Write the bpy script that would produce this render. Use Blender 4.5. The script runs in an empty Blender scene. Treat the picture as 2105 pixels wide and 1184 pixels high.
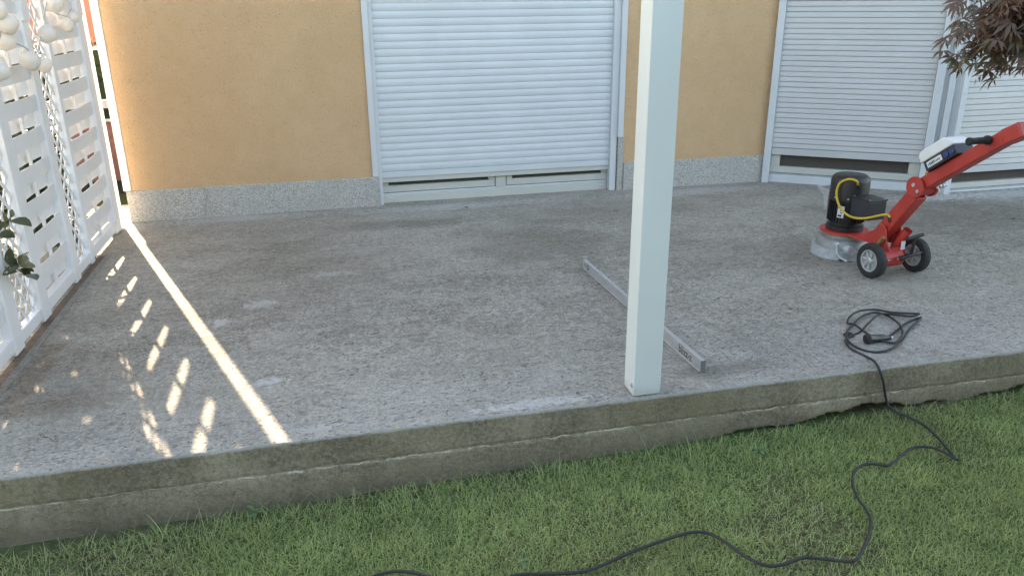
import bpy, bmesh, math, random
import numpy as np
from mathutils import Vector, Matrix, noise

random.seed(7)
rng = np.random.default_rng(11)
R = math.radians
sc = bpy.context.scene
COL = sc.collection

# ------------------------------------------------------------------ camera
CAM = Vector((0, 0, 1.6))
cam_d = bpy.data.cameras.new('camera')
cam_d.sensor_width = 36
cam_d.lens = 27.93
cam_d.clip_start = 0.05
cam_d.clip_end = 2000
cam = bpy.data.objects.new('camera', cam_d)
COL.objects.link(cam)
RIGHT = Vector((0.9735383, -0.2283459, -0.0090192))
DOWN = Vector((-0.0876851, -0.3368111, -0.9374804))
FWD = Vector((0.2110321, 0.9134640, -0.3479211))
rot = Matrix((RIGHT, -DOWN, -FWD)).transposed()
cam.matrix_world = Matrix.Translation(CAM) @ rot.to_4x4()
sc.camera = cam

# ------------------------------------------------------------------ sky, sun, exposure
SUN_EL, SUN_AZ = R(19.5), R(-19.7)          # azimuth from +Y towards +X
world = bpy.data.worlds.new('World')
sc.world = world
world.use_nodes = True
wn = world.node_tree.nodes
sky = wn.new('ShaderNodeTexSky')
sky.sky_type = 'NISHITA'
sky.sun_disc = False
sky.sun_elevation = SUN_EL
sky.sun_rotation = SUN_AZ
sky.air_density = 1.0
sky.dust_density = 1.5
sky.ozone_density = 1.0
world.node_tree.links.new(sky.outputs[0], wn['Background'].inputs[0])
wn['Background'].inputs[1].default_value = 0.15
sun_d = bpy.data.lights.new('sun', 'SUN')
sun_d.energy = 5.0
sun_d.angle = R(0.5)
sun_d.color = (1.0, 0.9, 0.76)
sun = bpy.data.objects.new('sun', sun_d)
COL.objects.link(sun)
to_sun = Vector((math.sin(SUN_AZ) * math.cos(SUN_EL), math.cos(SUN_AZ) * math.cos(SUN_EL), math.sin(SUN_EL)))
sun.rotation_euler = to_sun.to_track_quat('Z', 'Y').to_euler()
sun.location = to_sun * 30
vs = sc.view_settings
vs.view_transform = 'Standard'
vs.look = 'None'
vs.gamma = 1
vs.use_curve_mapping = False
vs.exposure = 2.8
vs.use_white_balance = True          # the phone's shade setting
vs.white_balance_temperature = 8200
vs.white_balance_tint = 12

# ------------------------------------------------------------------ helpers: materials
class NG:
    """small helper around one material's node tree"""
    def __init__(s, name):
        s.m = bpy.data.materials.new(name)
        s.m.use_nodes = True
        s.t = s.m.node_tree
        s.b = s.t.nodes['Principled BSDF']
        s.co = s.t.nodes.new('ShaderNodeNewGeometry').outputs['Position']
    def new(s, kind, **kw):
        n = s.t.nodes.new(kind)
        for k, v in kw.items():
            setattr(n, k, v)
        return n
    def link(s, a, b):
        s.t.links.new(a, b)
    def put(s, sock, v):
        if hasattr(v, 'links'):
            s.link(v, sock)
        else:
            sock.default_value = v
    def objco(s):
        s.co = s.new('ShaderNodeTexCoord').outputs['Object']
        return s
    def map(s, scale=(1, 1, 1), loc=(0, 0, 0), rot=(0, 0, 0), co=None):
        n = s.new('ShaderNodeMapping')
        s.link(co or s.co, n.inputs['Vector'])
        n.inputs['Scale'].default_value = scale
        n.inputs['Location'].default_value = loc
        n.inputs['Rotation'].default_value = rot
        return n.outputs[0]
    def noise(s, scale, detail=4, rough=.55, co=None, dist=0):
        n = s.new('ShaderNodeTexNoise')
        s.link(co or s.co, n.inputs['Vector'])
        n.inputs['Scale'].default_value = scale
        n.inputs['Detail'].default_value = detail
        n.inputs['Roughness'].default_value = rough
        n.inputs['Distortion'].default_value = dist
        return n.outputs['Fac']
    def voro(s, scale, feature='F1', co=None, out='Distance'):
        n = s.new('ShaderNodeTexVoronoi', feature=feature)
        s.link(co or s.co, n.inputs['Vector'])
        n.inputs['Scale'].default_value = scale
        return n.outputs[out]
    def ramp(s, v, a, b, lo=0.0, hi=1.0):
        n = s.new('ShaderNodeMapRange')
        n.interpolation_type = 'SMOOTHSTEP'
        s.put(n.inputs['Value'], v)
        n.inputs['From Min'].default_value = a
        n.inputs['From Max'].default_value = b
        n.inputs['To Min'].default_value = lo
        n.inputs['To Max'].default_value = hi
        return n.outputs[0]
    def math(s, op, a, b=0.0, c=0.0):
        n = s.new('ShaderNodeMath', operation=op)
        s.put(n.inputs[0], a); s.put(n.inputs[1], b); s.put(n.inputs[2], c)
        return n.outputs[0]
    def mix(s, f, a, b, blend='MIX'):
        n = s.new('ShaderNodeMix', data_type='RGBA', blend_type=blend)
        s.put(n.inputs['Factor'], f)
        for k, v in ((6, a), (7, b)):
            if isinstance(v, tuple) and len(v) == 3:
                v = v + (1,)
            s.put(n.inputs[k], v)
        return n.outputs[2]
    def sep(s, co=None):
        n = s.new('ShaderNodeSeparateXYZ')
        s.link(co or s.co, n.inputs[0])
        return n.outputs
    def spot(s, cx, cy, rx, ry, soft=.5, wob=.5, ws=9):
        """ragged elliptical stain with a shape of its own"""
        x, y, z = s.sep()
        dx = s.math('DIVIDE', s.math('SUBTRACT', x, cx), rx)
        dy = s.math('DIVIDE', s.math('SUBTRACT', y, cy), ry)
        d = s.math('SQRT', s.math('ADD', s.math('MULTIPLY', dx, dx), s.math('MULTIPLY', dy, dy)))
        d = s.math('ADD', d, s.math('MULTIPLY', s.math('SUBTRACT', s.noise(ws, 6, .65), .5), wob * 4))
        return s.ramp(d, 1 - soft, 1 + soft, 1, 0)
    def bump(s, h, strength=.3, dist=.01, prev=None):
        n = s.new('ShaderNodeBump')
        n.inputs['Strength'].default_value = strength
        n.inputs['Distance'].default_value = dist
        s.link(h, n.inputs['Height'])
        if prev is not None:
            s.link(prev, n.inputs['Normal'])
        return n.outputs[0]
    def done(s, col=None, rough=None, normal=None, metal=None, spec=None, sub=None):
        if col is not None:
            s.put(s.b.inputs['Base Color'], col + (1,) if isinstance(col, tuple) and len(col) == 3 else col)
        if rough is not None:
            s.put(s.b.inputs['Roughness'], rough)
        if normal is not None:
            s.link(normal, s.b.inputs['Normal'])
        if metal is not None:
            s.b.inputs['Metallic'].default_value = metal
        if spec is not None:
            s.b.inputs['Specular IOR Level'].default_value = spec
        return s.m

def plain(name, col, rough=.5, metal=0, var=.12, vscale=14, bump=0, bscale=200, spec=None, dirt=None):
    g = NG(name)
    n = g.noise(vscale, 5, .6)
    lo = tuple(c * (1 - var) for c in col)
    hi = tuple(min(1, c * (1 + var * .6)) for c in col)
    c = g.mix(g.ramp(n, .3, .7), lo, hi)
    if dirt:
        c = g.mix(g.ramp(g.noise(vscale * .35, 7, .7), .52, .8, 0, dirt[3]), c, dirt[:3])
    nm = g.bump(g.noise(bscale, 3, .6), bump, .003) if bump else None
    r = g.ramp(g.noise(vscale * 2, 4), .3, .7, rough * .85, min(1, rough * 1.15))
    return g.done(c, r, nm, metal, spec)

def mat_concrete():
    g = NG('worn_concrete')
    x, y, z = g.sep()
    warp = g.map((1, 1.7, 1), rot=(0, 0, R(7)))
    big = g.noise(.55, 6, .6)
    mid = g.noise(2.6, 7, .65, co=warp, dist=.6)
    fine = g.noise(22, 6, .75, dist=.4)
    grain = g.noise(75, 5, .8)
    streak = g.noise(5, 8, .72, co=g.map((.7, 5.5, 1), rot=(0, 0, R(-4))), dist=.5)
    v = g.math('ADD', g.math('MULTIPLY', big, .30), g.math('MULTIPLY', mid, .32))
    v = g.math('ADD', v, g.math('MULTIPLY', streak, .14))
    v = g.math('ADD', v, g.math('MULTIPLY', fine, .50))
    v = g.math('ADD', v, g.math('MULTIPLY', grain, .48))      # about 0.81 in the mean
    t = g.ramp(v, .68, 1.02)
    c = g.mix(t, (.205, .184, .150), (.56, .52, .46))
    st = g.new('ShaderNodeRGBToBW'); g.link(g.voro(85, out='Color'), st.inputs[0])
    c = g.mix(g.ramp(st.outputs[0], .15, .85, .28, 0), c, (.11, .10, .085))
    st2 = g.new('ShaderNodeRGBToBW'); g.link(g.voro(140, out='Color'), st2.inputs[0])
    c = g.mix(g.ramp(st2.outputs[0], .62, .85, 0, .45), c, (.60, .575, .53))
    # paler front arris from wear and painted-in sky light; older brown grime by the house
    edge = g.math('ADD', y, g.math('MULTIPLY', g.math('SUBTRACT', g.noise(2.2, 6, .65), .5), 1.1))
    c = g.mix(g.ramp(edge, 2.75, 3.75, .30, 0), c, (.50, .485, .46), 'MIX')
    c = g.mix(g.ramp(edge, 4.6, 6.3, 0, .35), c, (.40, .36, .30))
    warm = g.noise(.9, 5, .6, co=g.map((1, 1, 1), (4, 7, 0)))
    c = g.mix(g.ramp(warm, .5, .72, 0, .4), c, (.37, .33, .26))
    # pits: dark little holes of the rough skin
    pit = g.ramp(g.noise(48, 5, .8, co=g.map((.8, 1.3, 1))), .57, .66)
    pitmask = g.ramp(g.noise(1.6, 5, .6, co=g.map((1, 1, 1), (9, 2, 0))), .32, .58, .15, 1)
    pitf = g.math('MULTIPLY', pit, pitmask)
    c = g.mix(g.math('MULTIPLY', pitf, .85), c, (.06, .055, .045))
    # pale laitance flecks
    fl = g.ramp(g.noise(40, 6, .8, co=g.map((.8, 1.5, 1), (3, 3, 0))), .59, .68)
    c = g.mix(g.math('MULTIPLY', fl, .7), c, (.68, .67, .65))
    # damp / oily stains and cement splashes at their places
    dark = [(.30, 5.72, .30, .10, .55), (.72, 5.70, .22, .12, .5), (1.35, 5.0, .45, .42, .55), (2.3, 5.7, .8, .3, .4),
            (4.35, 5.0, 1.0, .42, .55), (4.9, 4.6, .9, .5, .5), (3.1, 4.3, .5, .4, .35), (2.2, 4.6, .35, .5, .3), (-.4, 5.3, .5, .4, .25),
            (-1.2, 3.55, .25, .3, .3), (1.65, 2.93, .22, .06, .5), (-.2, 4.6, .6, .5, .28)]
    for cx, cy, rx, ry, a in dark:
        c = g.mix(g.math('MULTIPLY', g.spot(cx, cy, rx, ry, .6, .55, 4), a * .75), c, (.165, .143, .110))
    rust = [(-1.38, 3.7, .06, .40, .4), (-1.25, 3.3, .20, .10, .25)]
    for cx, cy, rx, ry, a in rust:
        c = g.mix(g.math('MULTIPLY', g.spot(cx, cy, rx, ry, .6, .6, 8), a), c, (.20, .12, .07))
    white = [(-.347, 3.312, .085, .045, .75), (-.625, 4.07, .05, .06, .6), (-.44, 4.30, .10, .06, .45), (-.05, 4.72, .16, .05, .35),
             (.9, 6.15, .9, .10, .4), (-.75, 6.22, .7, .09, .38), (3.0, 6.1, .7, .12, .38), (4.9, 5.38, .5, .10, .5), (5.5, 5.35, .6, .14, .5),
             (.75, 2.83, .30, .035, .65), (-.1, 2.85, .16, .03, .4)]
    for cx, cy, rx, ry, a in white:
        c = g.mix(g.math('MULTIPLY', g.spot(cx, cy, rx * .8, ry * .8, .45, 1.25, 26), a * .9), c, (.66, .66, .65))
    # hairline cracks: thin iso-lines of a slow noise
    ck = g.math('ABSOLUTE', g.math('SUBTRACT', g.noise(.8, 5, .65, co=g.map((1, 2.2, 1), (1.7, 5, 0))), .5))
    ckf = g.math('MULTIPLY', g.ramp(ck, .0, .0035, 1, 0), g.ramp(g.noise(1.3, 3), .45, .6))
    c = g.mix(g.math('MULTIPLY', ckf, .7), c, (.06, .055, .045))
    h = g.math('ADD', g.math('MULTIPLY', grain, .7), g.math('MULTIPLY', fine, .9))
    h = g.math('SUBTRACT', h, g.math('MULTIPLY', pitf, .7))
    h = g.math('ADD', h, g.math('MULTIPLY', fl, .25))
    nm = g.bump(h, 1.0, .016)
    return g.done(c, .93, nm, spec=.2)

def mat_slab_face():
    g = NG('mossy_concrete_edge')
    x, y, z = g.sep()
    v = g.math('ADD', g.math('MULTIPLY', g.noise(3, 7, .65), .5), g.math('MULTIPLY', g.noise(60, 6, .75), .5))
    c = g.mix(g.ramp(v, .36, .64), (.18, .150, .108), (.43, .375, .28))
    c = g.mix(g.ramp(g.noise(1.1, 4, .6, co=g.map((1, 1, .3))), .45, .65, 0, .55), c, (.27, .235, .15))
    c = g.mix(g.ramp(g.noise(9, 6, .7, co=g.map((1.6, 1, .25))), .52, .78, 0, .4), c, (.10, .095, .07))
    moss = g.ramp(g.noise(5, 6, .7), .5, .7, 0, .3)
    c = g.mix(moss, c, (.18, .165, .09))
    c = g.mix(g.ramp(g.noise(110, 4, .75), .60, .70, 0, .7), c, (.48, .45, .37))
    # bare mortar showing in the day joint
    jz = g.math('ADD', z, g.math('MULTIPLY', g.math('SUBTRACT', g.noise(16, 5, .7), .5), .03))
    jl = g.math('ABSOLUTE', g.math('ADD', jz, .1285))
    c = g.mix(g.math('MULTIPLY', g.ramp(jl, .0012, .0034, 1, 0), g.ramp(g.noise(14, 7, .75), .42, .58, 0, .95)), c, (.62, .56, .45))
    crk = g.math('ABSOLUTE', g.math('SUBTRACT', g.noise(1.6, 6, .7, co=g.map((1, 1, .6), (3, 0, 0))), .5))
    c = g.mix(g.math('MULTIPLY', g.ramp(crk, .001, .004, 1, 0), .3), c, (.06, .05, .04))
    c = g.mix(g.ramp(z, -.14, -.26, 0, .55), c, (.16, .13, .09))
    c = g.mix(g.ramp(g.math('ADD', z, g.math('MULTIPLY', g.noise(40, 5, .7), .02)), .0, .012, 0, .8), c, (.40, .40, .38))
    nm = g.bump(g.math('ADD', g.noise(60, 6, .75), g.math('MULTIPLY', g.noise(180, 3, .7), .5)), 1.0, .012)
    return g.done(c, .95, nm, spec=.15)

def mat_plaster():
    g = NG('ochre_scratch_plaster')
    big = g.noise(.9, 5, .6)
    med = g.noise(9, 6, .65)
    gr = g.noise(110, 5, .7)
    worm = g.noise(85, 4, .6, dist=1.0)
    c = g.mix(g.ramp(big, .35, .65), (.67, .43, .248), (.73, .48, .285))
    c = g.mix(g.ramp(med, .35, .7, 0, .18), c, (.52, .31, .15))
    c = g.mix(g.ramp(gr, .5, .68, 0, .4), c, (.70, .48, .29))
    c = g.mix(g.ramp(worm, .57, .68, 0, .45), c, (.40, .24, .12))
    c = g.mix(g.ramp(g.noise(2.2, 7, .75, co=g.map((3, 1, .5))), .58, .8, 0, .16), c, (.42, .28, .17))
    h = g.math('ADD', g.math('MULTIPLY', gr, .8), g.math('MULTIPLY', worm, -.7))
    return g.done(c, .95, g.bump(h, 1.0, .013), spec=.15)

def mat_plinth(dark=1.0):
    g = NG('washed_concrete_plinth')
    sp = g.voro(150, out='Color')
    spv = g.new('ShaderNodeRGBToBW'); g.link(sp, spv.inputs[0])
    n = g.noise(5, 6, .65)
    c = g.mix(g.ramp(spv.outputs[0], .2, .8), (.32, .30, .275), (.56, .54, .50))
    c = g.mix(g.ramp(n, .4, .7, 0, .5), c, (.42, .40, .37))
    c = g.mix(g.ramp(g.noise(7, 6, .7, co=g.map((1, 1, .3))), .55, .75, 0, .3), c, (.20, .19, .165))
    return g.done(c, .92, g.bump(g.voro(150), .6, .006), spec=.2)

def mat_white(name, col=(.78, .79, .80), rough=.38, dirt=.25):
    g = NG(name)
    c = g.mix(g.ramp(g.noise(3, 6, .65), .35, .7), tuple(v * .93 for v in col), col)
    c = g.mix(g.ramp(g.noise(9, 7, .75, co=g.map((2, 2, .5))), .60, .85, 0, dirt), c, (.42, .40, .35))
    r = g.ramp(g.noise(20, 5), .3, .7, rough * .8, rough * 1.25)
    return g.done(c, r, g.bump(g.noise(6, 3), .06, .004))

def mat_grass():
    g = NG('grass_blade')
    a = g.new('ShaderNodeAttribute', attribute_name='tint')
    s = g.new('ShaderNodeSeparateColor'); g.link(a.outputs['Color'], s.inputs[0])
    c = g.mix(s.outputs[0], (.175, .255, .080), (.45, .52, .205))
    c = g.mix(s.outputs[1], c, (.46, .41, .25))
    c = g.mix(g.ramp(g.noise(1.5, 4, .6), .4, .68, 0, .4), c, (.24, .26, .10))
    m = g.done(c, .55, spec=.3)
    tr = g.new('ShaderNodeBsdfTranslucent'); g.link(c, tr.inputs[0])
    mx = g.new('ShaderNodeMixShader'); mx.inputs[0].default_value = .3
    out = g.t.nodes['Material Output']
    g.link(g.b.outputs[0], mx.inputs[1]); g.link(tr.outputs[0], mx.inputs[2]); g.link(mx.outputs[0], out.inputs[0])
    return m

def mat_leaf(name, a, b, trans=.3, rough=.4):
    g = NG(name)
    oi = g.new('ShaderNodeObjectInfo').outputs['Random']
    f = g.math('ADD', g.math('MULTIPLY', oi, .5), g.math('MULTIPLY', g.noise(14, 3), .5))
    c = g.mix(f, a, b)
    m = g.done(c, rough, spec=.4)
    tr = g.new('ShaderNodeBsdfTranslucent'); g.link(c, tr.inputs[0])
    mx = g.new('ShaderNodeMixShader'); mx.inputs[0].default_value = trans
    out = g.t.nodes['Material Output']
    g.link(g.b.outputs[0], mx.inputs[1]); g.link(tr.outputs[0], mx.inputs[2]); g.link(mx.outputs[0], out.inputs[0])
    return m

def mat_soil():
    g = NG('lawn_soil')
    v = g.noise(30, 6, .7)
    c = g.mix(g.ramp(v, .35, .65), (.06, .055, .03), (.14, .13, .07))
    c = g.mix(g.ramp(g.noise(.8, 4), .4, .6), c, (.075, .115, .04))
    return g.done(c, .95, g.bump(v, .8, .02), spec=.1)

def mat_red():
    g = NG('red_powder_coat')
    c = g.mix(g.ramp(g.noise(6, 5, .6), .3, .7), (.42, .035, .028), (.52, .055, .043))
    c = g.mix(g.ramp(g.noise(28, 7, .75), .60, .78, 0, .35), c, (.30, .10, .08))
    c = g.mix(g.ramp(g.noise(90, 3, .7), .70, .76, 0, .5), c, (.35, .30, .27))
    return g.done(c, .42, g.bump(g.noise(220, 2), .08, .002))

def mat_post():
    g = NG('post_lacquer')
    x, y, z = g.sep()
    c = g.mix(g.ramp(g.noise(2, 3), .3, .7), (.60, .635, .635), (.63, .66, .66))
    zz = g.math('ADD', z, g.math('MULTIPLY', g.math('SUBTRACT', g.noise(14, 6, .75), .5), .16))
    c = g.mix(g.ramp(zz, .0, .07, .5, 0), c, (.40, .385, .34))
    c = g.mix(g.ramp(g.noise(55, 5, .8, co=g.map((1, 1, .25))), .66, .74, 0, .25), c, (.45, .44, .40))
    return g.done(c, g.ramp(g.noise(9, 5), .3, .7, .30, .46))

def mat_slat():
    g = NG('fence_slat')
    c = g.mix(g.ramp(g.noise(3, 6, .65), .35, .7), (.70, .69, .70), (.77, .76, .77))
    m = g.done(c, .5)
    tr = g.new('ShaderNodeBsdfTranslucent'); tr.inputs[0].default_value = (.75, .72, .70, 1)
    mx = g.new('ShaderNodeMixShader'); mx.inputs[0].default_value = .06
    g.link(g.b.outputs[0], mx.inputs[1]); g.link(tr.outputs[0], mx.inputs[2]); g.link(mx.outputs[0], g.t.nodes['Material Output'].inputs[0])
    return m

M = dict(
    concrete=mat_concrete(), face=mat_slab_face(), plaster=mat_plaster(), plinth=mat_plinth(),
    white=mat_white('white_lacquer', (.60, .61, .625), .4, .08), shutter=mat_white('shutter_lacquer', (.60, .625, .645), .42, .06),
    shutter2=mat_white('shutter_lacquer_aged', (.53, .525, .52), .45, .10),
    cream=mat_white('cream_window_frame', (.54, .54, .49), .4, .2),
    slat=mat_slat(), fence=mat_white('fence_paint', (.76, .75, .76), .5, .10), post=mat_post(),
    soil=mat_soil(), grass=mat_grass(), red=mat_red(),
    dark=plain('dark_gap', (.03, .03, .028), .8), room=plain('dim_room', (.10, .09, .08), .9),
    steel=plain('galvanised_steel', (.52, .53, .54), .4, .5, .2, 40),
    alu=plain('dull_aluminium', (.42, .43, .45), .45, .25, .15, 30, .1, 300),
    bar=plain('anodised_bar', (.40, .40, .41), .45, .2, .12, 30, .1, 300),
    castalu=plain('cast_aluminium', (.29, .30, .295), .5, .35, .2, 25, .3, 160, dirt=(.28, .27, .25, .5)),
    black=plain('black_enamel', (.018, .018, .019), .42, 0, .25, 20, .15, 120, dirt=(.09, .085, .08, .35)),
    rubber=plain('black_rubber', (.022, .022, .022), .75, 0, .2, 30, .2, 150, dirt=(.10, .095, .085, .4)),
    cable=plain('cable_rubber', (.020, .020, .022), .6, 0, .2, 30, dirt=(.10, .095, .085, .25)),
    yellow=plain('yellow_cable', (.62, .40, .035), .45, 0, .12, 20),
    skirt=plain('grey_brush_skirt', (.40, .42, .43), .7, 0, .2, 30, .3, 90, dirt=(.25, .24, .22, .5)),
    lid=plain('white_plastic', (.74, .74, .75), .35, 0, .05, 10), casing=plain('charcoal_plastic', (.030, .032, .042), .45),
    blue=plain('blue_plastic', (.03, .05, .17), .4), paper=plain('label_paper', (.68, .70, .72), .5, 0, .08, 120),
    ink=plain('black_print', (.02, .02, .02), .6), brass=plain('brass', (.50, .36, .16), .4, .8),
    globe=mat_white('frosted_globe', (.80, .77, .73), .35, .1),
    rust=plain('rusty_drain', (.15, .105, .080), .85, 0, .35, 30, .5, 80), drainedge=plain('drain_ridge', (.27, .245, .22), .8, 0, .3, 40),
    bark=plain('bark', (.10, .075, .06), .9, 0, .3, 30, .6, 60),
    maple=mat_leaf('maple_leaf', (.11, .078, .058), (.16, .080, .058), .35),
    maplegreen=mat_leaf('maple_leaf_green', (.10, .092, .058), (.13, .11, .065), .35),
    laurel=mat_leaf('laurel_leaf', (.065, .090, .055), (.125, .155, .085), .25, .35),
    weed=mat_leaf('weed_leaf', (.12, .20, .09), (.20, .30, .14), .3, .45),
    hedge=mat_leaf('hedge_leaf', (.030, .050, .022), (.07, .10, .04), .2, .5),
    salmon=plain('salmon_plaster', (.62, .26, .18), .9, 0, .1, 2), redwood=plain('redbrown_boards', (.27, .13, .12), .7, 0, .25, 18),
    tile=plain('roof_tile', (.25, .10, .07), .8), leafbrown=plain('dry_leaf', (.16, .07, .04), .8),
)
g = NG('thin_white_pvc')
g.b.inputs['Base Color'].default_value = (.8, .8, .79, 1)
_t = g.new('ShaderNodeBsdfTranslucent'); _t.inputs[0].default_value = (.8, .79, .76, 1)
_m = g.new('ShaderNodeMixShader'); _m.inputs[0].default_value = .45
g.link(g.b.outputs[0], _m.inputs[1]); g.link(_t.outputs[0], _m.inputs[2]); g.link(_m.outputs[0], g.t.nodes['Material Output'].inputs[0])
M['pvc'] = g.m
g = NG('window_glass')
g.b.inputs['Base Color'].default_value = (.085, .075, .065, 1)
g.b.inputs['Roughness'].default_value = .08
M['glass'] = g.m

# ------------------------------------------------------------------ helpers: geometry
class MB:
    def __init__(s):
        s.v, s.f = [], []
    def box(s, lo, hi):
        return s.obox([(lo[i] + hi[i]) / 2 for i in range(3)], [hi[i] - lo[i] for i in range(3)])
    def obox(s, c, size, rot=None):
        b = len(s.v)
        for dx in (-.5, .5):
            for dy in (-.5, .5):
                for dz in (-.5, .5):
                    p = Vector((dx * size[0], dy * size[1], dz * size[2]))
                    if rot is not None:
                        p = rot @ p
                    s.v.append(tuple(p + Vector(c)))
        for q in ((0, 1, 3, 2), (4, 6, 7, 5), (0, 4, 5, 1), (2, 3, 7, 6), (0, 2, 6, 4), (1, 5, 7, 3)):
            s.f.append(tuple(b + i for i in q))
        return s
    def prism(s, poly, axis, a, b):
        """poly of 2-D points extruded along axis (0,1,2) from a to b; the two coordinates fill the other axes in order"""
        n = len(poly)
        o = len(s.v)
        for t in (a, b):
            for p in poly:
                q = list(p)
                q.insert(axis, t)
                s.v.append(tuple(q))
        s.f.append(tuple(o + i for i in reversed(range(n))))
        s.f.append(tuple(o + n + i for i in range(n)))
        for i in range(n):
            j = (i + 1) % n
            s.f.append((o + i, o + j, o + n + j, o + n + i))
        return s
    def sweep(s, pts, rad, n=8, caps=True):
        pts = [Vector(p) for p in pts]
        if not hasattr(rad, '__len__'):
            rad = [rad] * len(pts)
        o = len(s.v)
        up = Vector((0, 0, 1))
        t0 = (pts[1] - pts[0]).normalized()
        if abs(t0.dot(up)) > .9:
            up = Vector((1, 0, 0))
        side = t0.cross(up).normalized()
        for i, p in enumerate(pts):
            a = pts[max(i - 1, 0)]; b = pts[min(i + 1, len(pts) - 1)]
            t = (b - a)
            t = t.normalized() if t.length > 1e-9 else t0
            side = (side - t * side.dot(t)).normalized()
            nn = side.cross(t)
            for k in range(n):
                w = 2 * math.pi * k / n
                s.v.append(tuple(p + (side * math.cos(w) + nn * math.sin(w)) * rad[i]))
        for i in range(len(pts) - 1):
            for k in range(n):
                k2 = (k + 1) % n
                s.f.append((o + i * n + k, o + i * n + k2, o + (i + 1) * n + k2, o + (i + 1) * n + k))
        if caps:
            s.f.append(tuple(o + k for k in reversed(range(n))))
            e = o + (len(pts) - 1) * n
            s.f.append(tuple(e + k for k in range(n)))
        return s
    def cyl(s, a, b, r, n=24, r2=None):
        return s.sweep([a, b], [r, r if r2 is None else r2], n)
    def lathe(s, prof, n=32, c=(0, 0, 0), axis='Z'):
        """profile of (r, h) turned about the axis through c"""
        o = len(s.v)
        for r, h in prof:
            for k in range(n):
                w = 2 * math.pi * k / n
                p = (r * math.cos(w), r * math.sin(w), h)
                if axis == 'X':
                    p = (h, p[0], p[1])
                s.v.append(tuple(Vector(p) + Vector(c)))
        for i in range(len(prof) - 1):
            for k in range(n):
                k2 = (k + 1) % n
                s.f.append((o + i * n + k, o + i * n + k2, o + (i + 1) * n + k2, o + (i + 1) * n + k))
        s.f.append(tuple(o + k for k in reversed(range(n))))
        e = o + (len(prof) - 1) * n
        s.f.append(tuple(e + k for k in range(n)))
        return s
    def mesh(s, name):
        m = bpy.data.meshes.new(name)
        m.from_pydata(s.v, [], s.f)
        bm = bmesh.new(); bm.from_mesh(m)
        bmesh.ops.recalc_face_normals(bm, faces=bm.faces)
        bm.to_mesh(m); bm.free()
        m.update()
        return m
    def build(s, name, mat, parent=None, bevel=0, smooth=False, seg=2):
        o = bpy.data.objects.new(name, s.mesh(name))
        o.data.materials.append(mat)
        return finish(o, parent, bevel, smooth, seg)

def finish(o, parent=None, bevel=0, smooth=False, seg=2):
    COL.objects.link(o)
    o.parent = parent
    if bevel:
        b = o.modifiers.new('bevel', 'BEVEL')
        b.width = bevel; b.segments = seg; b.limit_method = 'ANGLE'; b.angle_limit = R(40)
        if smooth:
            b.harden_normals = False
    if smooth:
        o.data.shade_smooth()
        try:
            o.data.set_sharp_from_angle(angle=R(38))
        except Exception:
            pass
    return o

def inst(name, mesh, parent, loc=(0, 0, 0), rotm=None):
    o = bpy.data.objects.new(name, mesh)
    COL.objects.link(o)
    o.parent = parent
    o.location = loc
    if rotm is not None:
        o.rotation_euler = rotm.to_euler() if hasattr(rotm, 'to_euler') else rotm
    return o

def empty(name, loc=(0, 0, 0), rz=0, parent=None):
    o = bpy.data.objects.new(name, None)
    o.empty_display_size = .1
    COL.objects.link(o)
    o.location = loc
    o.rotation_euler = (0, 0, rz)
    o.parent = parent
    return o

def tag(o, label=None, cat=None, group=None, kind=None):
    if label: o['label'] = label
    if cat: o['category'] = cat
    if group: o['group'] = group
    if kind: o['kind'] = kind
    return o

def catmull(pts, n=8):
    pts = [Vector(p) for p in pts]
    P = [pts[0] * 2 - pts[1]] + pts + [pts[-1] * 2 - pts[-2]]
    out = []
    for i in range(1, len(P) - 2):
        a, b, c, d = P[i - 1], P[i], P[i + 1], P[i + 2]
        for k in range(n):
            t = k / n
            out.append(.5 * ((2 * b) + (c - a) * t + (2 * a - 5 * b + 4 * c - d) * t * t + (3 * b - a - 3 * c + d) * t ** 3))
    out.append(pts[-1])
    return out

def ground_z(x, y):
    return -.262 + .017 * max(-3, min(5, x)) + .010 * noise.noise(Vector((x * 1.3, y * 1.3, 3.1))) + .004 * noise.noise(Vector((x * 6, y * 6, 1.1)))

# ------------------------------------------------------------------ ground
def build_ground():
    xs = np.concatenate([[-600, -200, -60, -20, -8, -4], np.arange(-3, 6.01, .06), [8, 14, 30, 80, 250, 600]])
    ys = np.concatenate([[-600, -200, -60, -20, -6, -2], np.arange(0, 2.85, .05), [2.95, 3.6, 5, 6.5, 8, 10, 14, 20, 40, 120, 600]])
    v = [(x, y, ground_z(x, y)) for y in ys for x in xs]
    nx = len(xs)
    f = [(j * nx + i, j * nx + i + 1, (j + 1) * nx + i + 1, (j + 1) * nx + i) for j in range(len(ys) - 1) for i in range(nx - 1)]
    m = bpy.data.meshes.new('ground'); m.from_pydata(v, [], f); m.materials.append(M['soil'])
    o = bpy.data.objects.new('ground', m); COL.objects.link(o); m.shade_smooth()
    return tag(o, 'lawn ground stretching out beyond the patio', None, kind='structure')
build_ground()

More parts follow.
